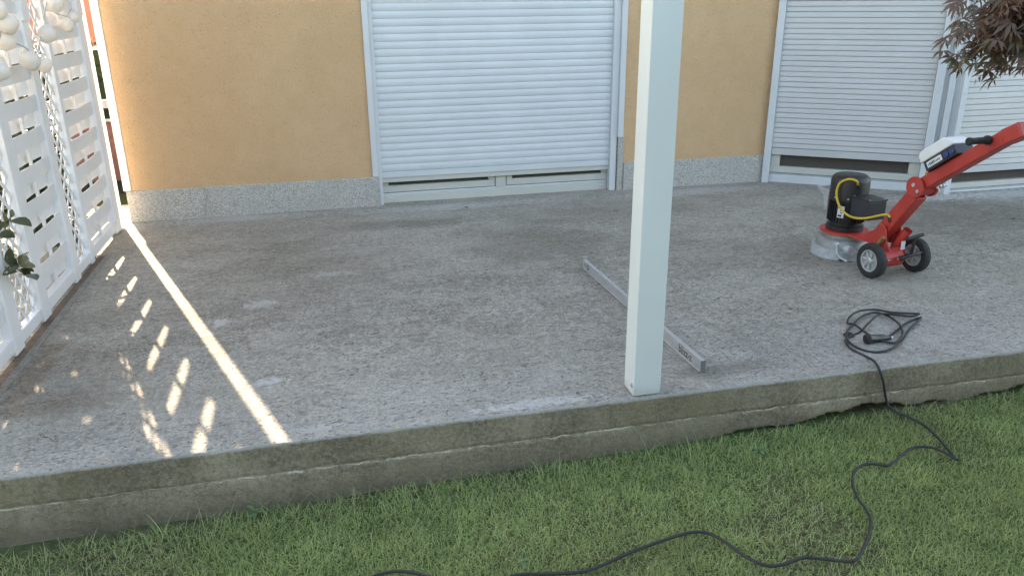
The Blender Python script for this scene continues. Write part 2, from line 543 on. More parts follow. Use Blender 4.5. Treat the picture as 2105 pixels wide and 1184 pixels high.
# ------------------------------------------------------------------ patio slab
EDGE_Y = 2.762
def build_slab():
    xs = np.arange(-2.6, 8.41, .02)
    def under(x):      # lower limit of sound concrete in the lower course
        a = noise.noise(Vector((x * 1.7, 4.2, 0))); b = noise.noise(Vector((x * 7, 1.2, 0)))
        t = max(0, min(1, (x - 1.15) / .5))
        return -.40 + t * (.198 + .06 * a + .030 * b)
    rows = []
    for yy in np.concatenate([[6.9], np.arange(6.6, EDGE_Y + .02, -.03), [EDGE_Y + .012]]):
        rows.append(('t', yy))
    rows += [('f', z) for z in (-.004, -.010, -.018, -.03, -.045, -.06, -.075, -.09, -.105, -.116, -.122, -.126, -.130, -.136, -.145, -.155, -.165, -.175, -.185, -.195, -.205, -.215, -.225, -.24, -.27, -.32)]
    v = []
    for kind, q in rows:
        for x in xs:
            if kind == 't':
                w = noise.noise(Vector((x * .9, q * .9, 0)))
                w2 = noise.noise(Vector((x * 7, q * 7, 5)))
                z = .004 * w + .0014 * w2
                y = q
                if q < EDGE_Y + .05:
                    y += .006 * noise.noise(Vector((x * 11, 0, 9))) + .003 * noise.noise(Vector((x * 40, 0, 2)))
                    z -= .004 * max(0, noise.noise(Vector((x * 16, 3, 9))))
                v.append((x, y, z))
            else:
                jit = .004 * noise.noise(Vector((x * 13, q * 13, 2))) + .0022 * noise.noise(Vector((x * 45, q * 45, 7)))
                y = EDGE_Y + jit + .006 * noise.noise(Vector((x * 1.4, 0, 3)))
                if q > -.012:
                    y += .004 * noise.noise(Vector((x * 22, q * 30, 4)))
                jz = -.127 + .006 * noise.noise(Vector((x * 5, 0, 8)))
                if abs(q - jz) < .007:
                    y += .0035 + .004 * noise.noise(Vector((x * 30, 0, 5)))
                if q < jz:
                    y -= .002 + .006 * noise.noise(Vector((x * 2.1, q * 6, 6)))
                    u = under(x)
                    if q < u:
                        y += min(.10, .03 + (u - q) * 1.6)
                v.append((x, y, q))
    nx = len(xs)
    f = []; mi = []
    for j in range(len(rows) - 1):
        k = 0 if rows[j + 1][0] == 't' else 1
        for i in range(nx - 1):
            f.append((j * nx + i, (j + 1) * nx + i, (j + 1) * nx + i + 1, j * nx + i + 1)); mi.append(k)
    m = bpy.data.meshes.new('patio_slab'); m.from_pydata(v, [], f)
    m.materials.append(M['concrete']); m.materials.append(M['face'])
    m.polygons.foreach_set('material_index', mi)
    m.shade_smooth()
    m.update()
    o = bpy.data.objects.new('patio_slab', m); COL.objects.link(o)
    tag(o, 'worn grey concrete patio slab with a rough mossy front edge', None, kind='structure')
build_slab()

# ------------------------------------------------------------------ house
house = empty('house', (0, 6.35, 0))
tag(house, 'ochre plastered house with closed white roller shutters and grey plinth', 'house')
HL = Matrix.Translation((0, -6.35, 0))
def hb(mb, name, mat, parent=house, bevel=0, smooth=False):
    o = mb.build(name, mat, parent, bevel, smooth)
    if parent is house:
        o.matrix_parent_inverse = HL
    return o
WY = 6.325          # plaster face
PY = 6.31           # plinth face
XL = -1.495
WTOP = 6.0
# plaster wall fields
w = MB()
w.box((XL, WY, .228), (.340, 6.7, WTOP))
hb(w, 'wall', M['plaster'])
w = MB(); w.box((.340, WY, 2.25), (2.432, 6.7, WTOP)); hb(w, 'wall', M['plaster'])
w = MB(); w.box((2.432, WY, .228), (3.78, 6.7, WTOP)); hb(w, 'wall', M['plaster'])
w = MB(); w.box((XL, 6.702, 0), (9, 15, WTOP)); hb(w, 'wall', M['plaster'])
w = MB()
w.prism([(3.782, 6.33), (4.93, 5.53), (7.3, 5.53), (8.2, 6.33), (9, 6.33), (9, 6.7), (3.782, 6.7)], 2, 2.25, WTOP); hb(w, 'wall', M['plaster'])
w = MB(); w.box((-2.0, 5.0, WTOP), (9.6, 15.5, WTOP + .25)); rf = hb(w, 'roof', M['tile'])
# plinth slabs
for a, b in ((XL + .004, .383), (2.446, 3.765)):
    w = MB(); w.box((a, PY, -.03), (b, 6.69, .236)); hb(w, 'plinth', M['plinth'], bevel=.004)
w = MB(); w.box((2.392, PY + .012, -.03), (2.4445, 6.69, .452)); hb(w, 'plinth', M['plinth'], bevel=.003)
# white corner strip on the left end of the wall
w = MB(); w.box((XL - .012, WY - .008, .239), (-1.452, WY - .002, WTOP)); w.box((XL - .012, WY - .002, .239), (XL - .004, 6.42, WTOP))
hb(w, 'corner_strip', M['white'], bevel=.001)
# trim boards beside the patio door
w = MB(); w.box((.334, WY - .012, .239), (.379, WY + .05, 2.25)); hb(w, 'trim_board', M['white'], bevel=.0015)
w = MB(); w.box((2.385, WY - .012, .455), (2.4315, WY + .05, 2.25)); hb(w, 'trim_board', M['white'], bevel=.0015)

def slat_mesh(name, length, pitch, depth, concave, slots):
    """one roller shutter slat, long axis X from 0, bottom at z = 0, curved face towards -Y"""
    mb = MB()
    gap = .0042
    h = pitch - gap
    pr = []
    for i in range(9):
        t = i / 8
        bulge = 1 - (2 * t - 1) ** 2
        y = -(depth * bulge) if not concave else -(depth * (1 - t) ** 1.5 + .0015 * bulge)
        pr.append((y, gap + h * t))
    poly = pr + [(.012, pitch), (.012, gap)]
    mb.prism(poly, 0, 0, length)
    # perforated hinge strip in the seam
    mb.box((0, .0085, -.001), (length, .012, gap + .001))
    if slots:
        x = .012
        while x < length - .015:
            mb.box((x, .0008, -.0005), (x + .012, .0080, gap + .0005))
            x += .029
    m = mb.mesh(name)
    m.shade_smooth()
    m.set_sharp_from_angle(angle=R(30))
    return m

def shutter(parent_empty, length, z0, pitch, depth, concave, slots, mat, top=2.2):
    m = slat_mesh('slat', length, pitch, depth, concave, slots)
    m.materials.append(mat)
    z = z0
    while z < top:
        inst('slat', m, parent_empty, (random.uniform(-.0008, .0008), random.uniform(-.0009, .0009), z + random.uniform(-.0006, .0006)), (random.uniform(-.02, .02), 0, 0))
        z += pitch

# --- patio door: shutter and frame
ds = empty('roller_shutter', (.410, 6.372 - 6.35, 0), 0, house)
shutter(ds, 1.918, .262, 0.0553, .0038, False, True, M['shutter'])
w = MB(); w.box((0, -.006, .214), (1.918, .010, .2605)); w.build('bottom_bar', M['shutter'], ds, .002)
w = MB(); w.box((0, .004, .174), (1.918, .020, .2135)); w.build('bottom_bar', M['cream'], ds, .001)
for a, b in ((-.0295, -.001), (1.919, 1.9735)):
    w = MB(); w.box((a, -.035, .0), (b, .06, 2.25)); w.build('guide_rail', M['white'], ds, .0015)
w = MB(); w.box((-.03, -.045, 2.2), (1.962, .25, 2.2495)); w.build('shutter_box', M['white'], ds, .002)
dd = empty('patio_door', (.410, 6.40 - 6.35, 0), 0, house)
w = MB(); w.box((.001, .000, -.02), (1.917, .09, .062)); w.build('sill', M['cream'], dd, .003)
w = MB(); w.box((.001, .012, .0625), (1.917, .09, .078)); w.build('sill', M['white'], dd, .002)
for a, b in ((.002, .926), (1.034, 1.916)):
    w = MB()
    w.box((a, .010, .084), (b, .065, .138)); w.box((a, .010, .1385), (a + .048, .065, 2.15)); w.box((b - .048, .010, .1385), (b, .065, 2.15))
    w.build('door_leaf', M['cream'], dd, .002)
    w = MB(); w.box((a + .0485, .040, .1385), (b - .0485, .046, 2.15)); w.build('pane', M['glass'], dd)
w = MB(); w.box((.940, .004, .0785), (1.020, .070, 2.15)); w.build('mullion', M['cream'], dd, .002)
w = MB(); w.box((.9275, .020, .0785), (.9385, .060, 2.15)); w.box((1.0215, .020, .0785), (1.0325, .060, 2.15)); w.build('mullion', M['white'], dd)
for cx in (.065, 1.865):
    w = MB(); w.box((cx - .017, -.004, .036), (cx + .017, -.0002, .047)); w.build('drain_cap', M['white'], dd, .001)
w = MB(); w.box((-.03, .0905, -.02), (1.96, .095, 2.2)); w.build('backing', M['room'], dd)

# --- bay: slanted facet and front facet
BA, BB = Vector((3.83, 6.268, 0)), Vector((4.955, 5.492, 0))
bang = math.atan2(BB.y - BA.y, BB.x - BA.x)
def bay(ox, oy, rz, L, zbot, endh, z_open, z_line, pitch, mat, left_strip, right_strip, open_l, open_r):
    bs = empty('roller_shutter', (ox, oy - 6.35, 0), rz, house)
    x0, x1 = left_strip[1], right_strip[0]
    m_e = empty('tmp', (0, 0, 0))
    bpy.data.objects.remove(m_e)
    m = slat_mesh('slat', x1 - x0 - .002, pitch, .006, True, False)
    m.materials.append(mat)
    z = zbot + endh + .002
    while z < 2.2:
        inst('slat', m, bs, (x0 + .001, random.uniform(-.0009, .0009), z + random.uniform(-.0005, .0005)), (random.uniform(-.02, .02), 0, 0)); z += pitch
    w = MB(); w.box((x0 + .001, -.008, zbot), (x1 - .001, .008, zbot + endh)); w.build('bottom_bar', mat, bs, .002)
    for a, b in (left_strip, right_strip):
        w = MB(); w.box((a, -.040, -.01), (b, .03, 2.25)); w.build('guide_rail', M['shutter'], bs, .002)
        for zz in (.11, .82, 1.45):
            w = MB(); w.cyl(((a + b) / 2, -.0405, zz), ((a + b) / 2, -.0425, zz), .004, 10); w.build('screw', M['steel'], bs)
    w = MB(); w.box((left_strip[0], -.05, 2.205), (right_strip[1], .2, 2.249)); w.build('shutter_box', M['shutter'], bs, .002)
    bw = empty('window', (ox, oy - 6.35, 0), rz, house)
    w = MB(); w.box((x0, .010, -.02), (x1, .11, z_line - .018)); w.build('sill', M['shutter'], bw, .003)
    w = MB(); w.box((x0, .022, z_line - .0175), (x1, .11, z_line - .004)); w.build('sill', M['alu'], bw, .001)
    w = MB()
    w.box((x0, .016, z_line), (x1, .085, z_open)); w.box((x0, .016, z_open + .0005), (open_l, .085, 2.15)); w.box((open_r, .016, z_open + .0005), (x1, .085, 2.15))
    w.build('frame', M['cream'], bw, .003)
    w = MB(); w.box((open_l + .0005, .055, z_open + .0005), (open_r - .0005, .061, 2.15)); w.build('pane', M['glass'], bw)
    for cx in (x0 + .05, x1 - .05):
        w = MB(); w.box((cx - .017, .0055, z_line - .05), (cx + .017, .0098, z_line - .04)); w.build('drain_cap', M['white'], bw, .001)
    w = MB(); w.box((x0, .111, -.02), (x1, .118, 2.2)); w.build('backing', M['room'], bw)
bay(BA.x, BA.y, bang, 1.36, .246, .058, .139, .084, .0432, M['shutter2'], (-.082, -.024), (1.168, 1.232), .055, 1.085)
bay(4.985, 5.50, 0, 2.4, .166, .052, .074, .030, .0455, M['shutter2'], (-.045, .008), (2.20, 2.26), .06, 2.15)
# corner profile between the two facets
w = MB()
e = (BB - BA).normalized()
c0 = BA + e * 1.234
w.prism([(c0.x, c0.y + .01), (4.915, 5.535), (4.9385, 5.500), (4.9385, 5.60), (c0.x + .1, c0.y + .14)], 2, -.01, 2.249)
hb(w, 'corner_profile', M['shutter'], bevel=.003)
w = MB()
q0 = BA + e * 1.27 + Vector((-.018, -.028, 0)); q1 = BA + e * 1.315 + Vector((-.018, -.028, 0))
w.prism([(q0.x, q0.y), (q1.x, q1.y), (q1.x + .025, q1.y + .04), (q0.x + .025, q0.y + .04)], 2, -.01, 2.248)
hb(w, 'corner_profile', M['shutter'], bevel=.002)
w = MB(); w.box((7.25, 5.6, -.03), (9, 6.69, 2.249)); hb(w, 'wall', M['plaster'])

# ------------------------------------------------------------------ white post
post = empty('patio_post', (1.2235, 2.84, 0))
tag(post, 'white square metal post standing on the front edge of the patio', 'post')
w = MB(); w.box((-.0605, -.055, .004), (.0605, .055, 2.75)); w.build('sleeve', M['post'], post, .0035)
w = MB(); w.box((-.056, -.050, 0), (.056, .050, .0035)); w.build('base_plate', M['dark'], post)
w = MB(); w.cyl((-.0608, -.034, .048), (-.0665, -.034, .048), .0075, 6); w.cyl((-.0607, -.034, .048), (-.062, -.034, .048), .011, 18)
w.build('bolt', M['steel'], post)
w = MB(); w.box((-2.6, -.05, 2.752), (4.4, .05, 2.92)); w.build('beam', M['post'], post, .004)

# ------------------------------------------------------------------ garden fence on the left
FX = -1.510
PER = .166
def woven(y0, y1, label, s0, s1, top=2.02):
    """woven panel from y0 (near) to y1 (far); s0 / s1 are the stile widths"""
    t = empty('woven_fence_panel', (FX - .025, (y0 + y1) / 2, 0))
    tag(t, label, 'fence panel', 'white garden fence panels')
    def part(name, lo, hi, bev=.003):
        mb = MB(); mb.box((lo[0] - t.location.x, lo[1] - t.location.y, lo[2]), (hi[0] - t.location.x, hi[1] - t.location.y, hi[2]))
        return mb.build(name, M['fence'], t, bev)
    part('stile', (FX - .05, y0, .012), (FX, y0 + s0, top), .005)
    part('stile', (FX - .05, y1 - s1, .012), (FX, y1, top), .005)
    part('cap', (FX - .056, y1 - s1 - .004, 1.485), (FX + .012, y1 + .0035, top + .01), .004)
    part('rail', (FX - .048, y0 + s0 + .001, .034), (FX - .002, y1 - s1 - .001, .104), .006)
    part('rail', (FX - .048, y0 + s0 + .001, top - .07), (FX - .002, y1 - s1 - .001, top - .005), .006)
    ym = (y0 + s0 + y1 - s1) / 2 + .01
    part('batten', (FX - .036, ym - .011, .1045), (FX - .0205, ym + .011, top - .071), .002)
    L = (y1 - s1) - (y0 + s0) - .004
    mb = MB()
    n = 14
    # a slat that bows out round the batten: curved in plan
    for k in range(n):
        pass
    pts = []
    for k in range(n + 1):
        u = k / n
        pts.append((.010 * math.sin(math.pi * u) ** .8, (u - .5) * L))
    poly = [(p[0] + .0045, p[1]) for p in pts] + [(p[0] - .0045, p[1]) for p in reversed(pts)]
    mb.prism(poly, 2, -.0415, .0415)
    m = mb.mesh('slat'); m.materials.append(M['slat'])
    yc = (y0 + s0 + y1 - s1) / 2
    z = .1515
    k = 0
    while z < top - .10:
        front = k % 2 == 1
        o = inst('slat', m, t, ((.0045 if front else -.0215), yc - t.location.y, z + random.uniform(-.0015, .0015)),
                 (random.uniform(-.004, .004), 0, 0 if front else math.pi))
        z += PER / 2; k += 1
    return t
def trellis(y0, y1, label, top=2.02):
    t = empty('trellis_panel', (FX - .025, (y0 + y1) / 2, 0))
    tag(t, label, 'trellis', 'white garden fence panels')
    W = y1 - y0
    mb = MB(); mb.box((-.02, -W / 2 + .001, .03), (.02, W / 2 - .001, .09)); mb.build('rail', M['fence'], t, .004)
    mb = MB(); mb.box((-.02, -W / 2 + .001, top - .06), (.02, W / 2 - .001, top)); mb.build('rail', M['fence'], t, .004)
    zb, zt = .091, top - .061
    step = .105
    for layer, sgn in ((-.003, 1), (.003, -1)):
        c = zb - W
        while c < zt + W:
            # line z = c + sgn * y   (y in -W/2 .. W/2)
            ya, yb = -W / 2 + .002, W / 2 - .002
            za, zb2 = c + sgn * ya, c + sgn * yb
            lo, hi = min(za, zb2), max(za, zb2)
            c += step
            if hi < zb + .02 or lo > zt - .02:
                continue
            def clip(z):
                return max(zb, min(zt, z))
            z1, z2 = clip(za), clip(zb2)
            y1_, y2_ = (z1 - (c - step)) * sgn, (z2 - (c - step)) * sgn
            if math.hypot(y2_ - y1_, z2 - z1) < .03:
                continue
            hw = .0095 * 1.414
            mb = MB()
            poly = [(y1_, max(zb, z1 - hw)), (y2_, max(zb, z2 - hw)), (y2_, min(zt, z2 + hw)), (y1_, min(zt, z1 + hw))]
            mb.prism(poly, 0, layer - .0026, layer + .0026)
            mb.build('lath', M['fence'], t)
    return t
woven(5.262, 6.075, 'white woven slat fence panel nearest the house wall', .068, .115)
trellis(5.002, 5.260, 'narrow white diamond trellis between the two tall woven panels')
woven(4.282, 5.000, 'white woven slat fence panel between the two narrow trellises', .120, .105)
trellis(3.975, 4.280, 'narrow white diamond trellis behind the glossy laurel leaves')
woven(3.10, 3.973, 'white woven slat fence panel cut by the left picture edge', .10, .120)
fp = empty('fence_post', (-1.553, 6.128, 0))
tag(fp, 'white square fence post beside the sunny gap at the house corner', 'post')
w = MB(); w.box((-.045, -.050, 0), (.036, .002, 2.3)); w.build('shaft', M['fence'], fp, .004)
w = MB(); w.box((.012, .022, .0), (.050, .0245, 2.29)); w.build('edge_strip', M['pvc'], fp)
w = MB(); w.box((-.052, -.057, 2.3005), (.043, .058, 2.325)); w.build('cap', M['fence'], fp, .004)

# rusty drain strip in front of the fence
dr = empty('drain_strip', (-1.49, 4.2, 0))
tag(dr, 'rusty brown drain strip with a ridged lip along the fence foot', 'drain')
w = MB(); w.box((-.034, -1.2, -.002), (.010, 1.25, .0075)); w.build('channel', M['rust'], dr, .002)
w = MB()
y = -1.2
while y < 1.25:
    w.obox((.022, y, .0085), (.024, .011, .006), Matrix.Rotation(R(28), 3, 'Z'))
    y += .0235
w.box((.034, -1.2, .001), (.038, 1.25, .0125))
w.build('ridged_lip', M['drainedge'], dr)

# ------------------------------------------------------------------ image ray helpers for placing small things on known planes
F = 1633.146
def ray(u, v):
    return RIGHT * (u - 1052.5) + DOWN * (v - 592) + FWD * F
def at_z(u, v, z):
    d = ray(u, v); return CAM + d * ((z - CAM.z) / d.z)
def at_x(u, v, x):
    d = ray(u, v); return CAM + d * ((x - CAM.x) / d.x)
def at_d(u, v, dist):
    d = ray(u, v).normalized(); return CAM + d * dist

# ------------------------------------------------------------------ string of globe lights
for _k, _f in (('globe', .35),):
    _mt = M[_k]; _t = _mt.node_tree
    _tr = _t.nodes.new('ShaderNodeBsdfTranslucent'); _tr.inputs[0].default_value = (.85, .82, .78, 1)
    _mx = _t.nodes.new('ShaderNodeMixShader'); _mx.inputs[0].default_value = _f
    _t.links.new(_t.nodes['Principled BSDF'].outputs[0], _mx.inputs[1]); _t.links.new(_tr.outputs[0], _mx.inputs[2]); _t.links.new(_mx.outputs[0], _t.nodes['Material Output'].inputs[0])
sl = empty('string_lights', (-1.43, 4.8, 1.2))
tag(sl, 'string of white round globe lights hung across the fence panels', 'string lights')
slo = Vector(sl.location)
GL = [(-8, 20, .045), (16, 49, .047), (10, 84, .047), (0, 147, .042), (61, 125, .050), (90, 133, .042), (97, 70, .050), (110, 8, .050), (137, 51, .042), (150, 35, .040)]
XG = [-1.40, -1.38, -1.42, -1.36, -1.42, -1.44, -1.43, -1.41, -1.43, -1.45]
gm = MB()
prof = [(.10, -.98), (.30, -.955), (.31, -.93)]
for k in range(1, 12):
    a = math.pi * (-.5 + (k + .9) / 13.4)
    prof.append((math.cos(a), math.sin(a) * .95))
prof += [(.30, .93), (.26, .96), (.24, 1.15), (.16, 1.18)]
gm.lathe(prof, 20)
gmesh = gm.mesh('globe'); gmesh.materials.append(M['globe']); gmesh.shade_smooth(); gmesh.set_sharp_from_angle(angle=R(50))
rm = MB(); rm.lathe([(.34, -.90), (.42, -.93), (.38, -1.0), (.26, -.99), (.24, -.94)], 18)
rmesh = rm.mesh('rim'); rmesh.materials.append(M['shutter'])
tops = []
for (u, v, r), xg in zip(GL, XG):
    p = at_x(u, v, xg)
    o = inst('globe', gmesh, sl, p - slo)
    o.scale = (r, r, r)
    tl = (random.uniform(-.5, .5), random.uniform(-.5, .5), random.uniform(0, 6))
    o.rotation_euler = tl
    inst('rim', rmesh, o)
    tops.append(p + Vector((0, 0, r * 1.1)) - slo)
order = [0, 1, 2, 3]
for name, idx in (('cable', [0, 1, 2, 3]), ('cable', [1, 4, 5, 6]), ('cable', [6, 7, 8, 9])):
    pts = []
    for a, b in zip(idx[:-1], idx[1:]):
        pts += [tops[a], (tops[a] + tops[b]) / 2 + Vector((-.03, 0, -.035))]
    pts.append(tops[idx[-1]])
    mb = MB(); mb.sweep(catmull(pts, 8), 0.0036, 6); mb.build(name, M['alu'], sl, smooth=True)

# ------------------------------------------------------------------ leafy things
def leaf_mesh(name, L, W, mat, fold=.25, droop=.15):
    v = []; f = []
    prof = [(0, .06), (.2, .7), (.45, 1), (.7, .8), (.9, .35), (1, 0)]
    for t, w_ in prof:
        z = -droop * L * t * t
        v += [(t * L, -w_ * W / 2, z + fold * w_ * W / 2), (t * L, 0, z), (t * L, w_ * W / 2, z + fold * w_ * W / 2)]
    for i in range(len(prof) - 1):
        a = i * 3
        f += [(a, a + 1, a + 4, a + 3), (a + 1, a + 2, a + 5, a + 4)]
    m = bpy.data.meshes.new(name); m.from_pydata(v, [], f); m.materials.append(mat); m.shade_smooth()
    return m
def joined(name, base, mats, parent, mat):
    """many copies of one little mesh joined into one mesh"""
    bv = np.array([tuple(v.co) for v in base.vertices]); bf = [tuple(p.vertices) for p in base.polygons]
    V = []; Fc = []
    for k, m in enumerate(mats):
        a = np.array(m)
        V.append(bv @ a[:3, :3].T + a[:3, 3])
        Fc += [tuple(i + k * len(bv) for i in q) for q in bf]
    me = bpy.data.meshes.new(name); me.from_pydata(np.concatenate(V).tolist(), [], Fc); me.materials.append(mat); me.shade_smooth()
    o = bpy.data.objects.new(name, me); COL.objects.link(o); o.parent = parent
    return o
def rand_rot(droop=.4):
    return Matrix.Rotation(random.uniform(0, 6.283), 4, 'Z') @ Matrix.Rotation(random.uniform(-.5, droop), 4, 'Y') @ Matrix.Rotation(random.uniform(-.6, .6), 4, 'X')

laurel = leaf_mesh('leaf', .085, .036, M['laurel'])
# glossy sprigs poking out through the trellis
sp = empty('laurel_shrub', (-1.75, 4.1, -.26))
tag(sp, 'glossy dark green laurel sprigs poking through the near trellis', 'shrub')
so = Vector(sp.location)
w = MB()
tw = [(-8, 545), (18, 530), (38, 535), (50, 545)]
sprigs = [([(-2.0, 4.15, .05), at_x(-2, 475, -1.50), at_x(14, 460, -1.46), at_x(24, 442, -1.43)], [(18, 432, 'r'), (0, 440, 'l'), (26, 448, 'r'), (10, 478, 'd'), (2, 462, 'd')]),
          ([(-2.0, 4.2, -.05), at_x(8, 560, -1.53), at_x(24, 553, -1.47), at_x(40, 548, -1.43)], [])]
stem_pts = []
for path, lv in sprigs:
    w.sweep(catmull([Vector(p) - so for p in path], 6), [.005 * (1 - .6 * i / 18) for i in range(19)], 6)
w.sweep([(0, 0, 0), (-.1, .05, .31)], [.012, .008], 6)
w.build('stem', M['bark'], sp, smooth=True)
def put_leaf(p_from, p_to, roll, parent, off, scale=None):
    d = (Vector(p_to) - Vector(p_from))
    L = d.length
    q = d.to_track_quat('X', 'Z').to_matrix().to_4x4()
    o = bpy.data.objects.new('leaf', laurel); COL.objects.link(o); o.parent = parent
    s = L / .085
    o.matrix_local = Matrix.Translation(Vector(p_from) - off) @ q @ Matrix.Rotation(roll, 4, 'X') @ Matrix.Diagonal((s, s * .85, s, 1))
for a, b, xr, roll in [((22, 448), (28, 428), -1.45, .9), ((24, 452), (60, 456), -1.42, -.4), ((12, 470), (-4, 452), -1.46, .5), ((14, 468), (10, 432), -1.47, 1.0),
                       ((12, 478), (26, 478), -1.45, .3), ((-4, 482), (22, 480), -1.44, -.6), ((2, 470), (-10, 440), -1.45, .6),
                       ((36, 550), (16, 520), -1.46, .8), ((38, 548), (52, 508), -1.45, -.3), ((40, 545), (56, 518), -1.43, .6), ((42, 549), (72, 528), -1.42, .9),
                       ((42, 552), (68, 553), -1.43, -.3), ((38, 553), (60, 562), -1.44, .2), ((36, 554), (6, 552), -1.43, .5), ((34, 556), (8, 560), -1.45, -.5),
                       ((46, 566), (76, 564), -1.43, .1), ((30, 552), (24, 536), -1.47, .2), ((26, 548), (12, 505), -1.50, .6), ((20, 560), (4, 545), -1.5, .5)]:
    put_leaf(at_x(a[0], a[1], xr), at_x(b[0], b[1], xr - random.uniform(-.02, .02)), roll, sp, so)
# bushes on the sunny side behind the fence
def bush(name, label, loc, rad, n, base, mat, cat='shrub', group='bushes behind the fence'):
    t = empty(name, loc)
    tag(t, label, cat, group)
    mats = []
    for k in range(n):
        while True:
            q = Vector((random.uniform(-1, 1), random.uniform(-1, 1), random.uniform(-1, 1)))
            if q.length < 1: break
        q = q * (q.length ** -.35) if q.length > .05 else q
        lump = .78 + .32 * noise.noise(q * 2.3 + Vector(loc))
        p = Vector((q.x * rad[0], q.y * rad[1], rad[2] * 1.02 + q.z * rad[2])) * 1.0
        p = Vector((p.x * lump, p.y * lump, rad[2] + (p.z - rad[2]) * lump))
        mats.append(Matrix.Translation(p) @ rand_rot() @ Matrix.Scale(random.uniform(.7, 1.25), 4))
    o = joined('foliage', base, mats, t, mat); o['kind'] = 'stuff'
    mb = MB()
    for k in range(5):
        a = random.uniform(0, 6.28)
        mb.sweep(catmull([(0, 0, 0), (.1 * math.cos(a) * rad[0], .1 * math.sin(a) * rad[1], rad[2] * .6), (.6 * math.cos(a) * rad[0], .6 * math.sin(a) * rad[1], rad[2] * 1.5)], 4), .012, 5)
    mb.build('stem', M['bark'], t)
    return t
bush('garden_bush', 'low leafy bush seen through the near woven panel slits', (-2.32, 5.75, -.29), (.28, .66, 1.05), 2600, laurel, M['laurel'])
bush('garden_bush', 'low leafy bush seen through the trellis by the globe lights', (-2.02, 5.94, -.29), (.17, .38, .98), 1500, laurel, M['laurel'])
bush('garden_bush', 'small plant behind the slats nearest the sunny gap', (-1.85, 5.90, -.29), (.16, .26, .68), 1300, laurel, M['laurel'])

# ------------------------------------------------------------------ beyond the gap
tp = empty('timber_screen', (-2.1, 8.6, -.3))
tag(tp, 'low red-brown board screen with white rails in the gap', 'fence')
for k in range(9):
    mb = MB(); mb.box((-.62 + k * .14, 0, .16), (-.62 + k * .14 + .132, .022, .74)); mb.build('board', M['redwood'], tp, .002)
for z0, z1 in ((.75, .775), (.88, .96)):
    mb = MB(); mb.box((-.66, -.03, z0), (.66, .0 - .002, z1)); mb.build('rail', M['white'], tp, .003)
for x in (-.66, .60):
    mb = MB(); mb.box((x, .024, 0), (x + .06, .08, .97)); mb.build('post', M['white'], tp, .003)
mb = MB(); mb.box((-.66, .03, .02), (.66, .05, .155)); mb.build('base_board', M['dark'], tp)
hl = leaf_mesh('leaf', .06, .03, M['hedge'])
hd = empty('clipped_hedge', (-2.5, 10.0, -.3))
tag(hd, 'dense dark green hedge behind the board screen', 'hedge')
mats = [Matrix.Translation((random.uniform(-1.3, 1.3), random.uniform(-.35, .35), random.uniform(.05, 1.42) + .05 * math.sin(k))) @ rand_rot(.9) @ Matrix.Scale(random.uniform(.8, 1.7), 4) for k in range(6000)]
o = joined('foliage', hl, mats, hd, M['hedge']); o['kind'] = 'stuff'
mb = MB(); mb.box((-1.3, -.22, .02), (1.3, .3, 1.36)); mb.build('inner_mass', M['hedge'], hd)
mb = MB()
for k in range(5): mb.sweep([(-1 + k * .5, 0, 0), (-1 + k * .5, .03, 1.1)], [.03, .012], 6)
mb.build('stem', M['bark'], hd)
gh = empty('unseen_hedge', (1, -6.5, -.3))  # added out of view to hold back bright horizon light from the wall
tag(gh, 'tall unseen hedge added behind the viewer to cut low sky light', 'hedge')
bl = leaf_mesh('leaf', .22, .13, M['hedge'])
mats = [Matrix.Translation((random.uniform(-15, 15), random.uniform(-.2, .6), random.uniform(.0, 4.6) + .3 * math.sin(k))) @ rand_rot(.9) @ Matrix.Scale(random.uniform(.8, 1.5), 4) for k in range(9000)]
o = joined('foliage', bl, mats, gh, M['hedge']); o['kind'] = 'stuff'
mb = MB()
for k in range(16): mb.sweep([(-15 + k * 2, 0, 0), (-15 + k * 2 + .1, .1, 4.0)], [.07, .03], 6)
mb.build('stem', M['bark'], gh)
mb = MB(); mb.box((-15, -.6, 0), (15, -.25, 4.5)); mb.build('inner_mass', M['hedge'], gh)
nb = empty('neighbour_house', (-4.6, 21, -.3))
tag(nb, 'salmon coloured neighbouring house far behind the hedge', 'house')
mb = MB(); mb.box((-1.9, 0, 0), (2.0, 6, 3.6)); mb.build('wall', M['salmon'], nb)
mb = MB(); mb.prism([(-2.1, 3.6), (2.2, 3.6), (0.05, 4.6)], 1, -.2, 6.2); nbm = mb.build('roof', M['tile'], nb)
mb = MB(); mb.box((-.3, -.02, 1.1), (.6, .05, 2.2)); mb.build('window', M['glass'], nb)

# ------------------------------------------------------------------ straightedge with print
se = empty('straightedge', at_z(1440, 767, 0))
SA, SB = at_z(1440, 767, 0), at_z(1197, 551, 0)
sdir = (SB - SA); SL = sdir.length
se.rotation_euler = (0, 0, math.atan2(sdir.y, sdir.x))
tag(se, 'long grey aluminium straightedge bar lying on edge behind the white post', 'straightedge')
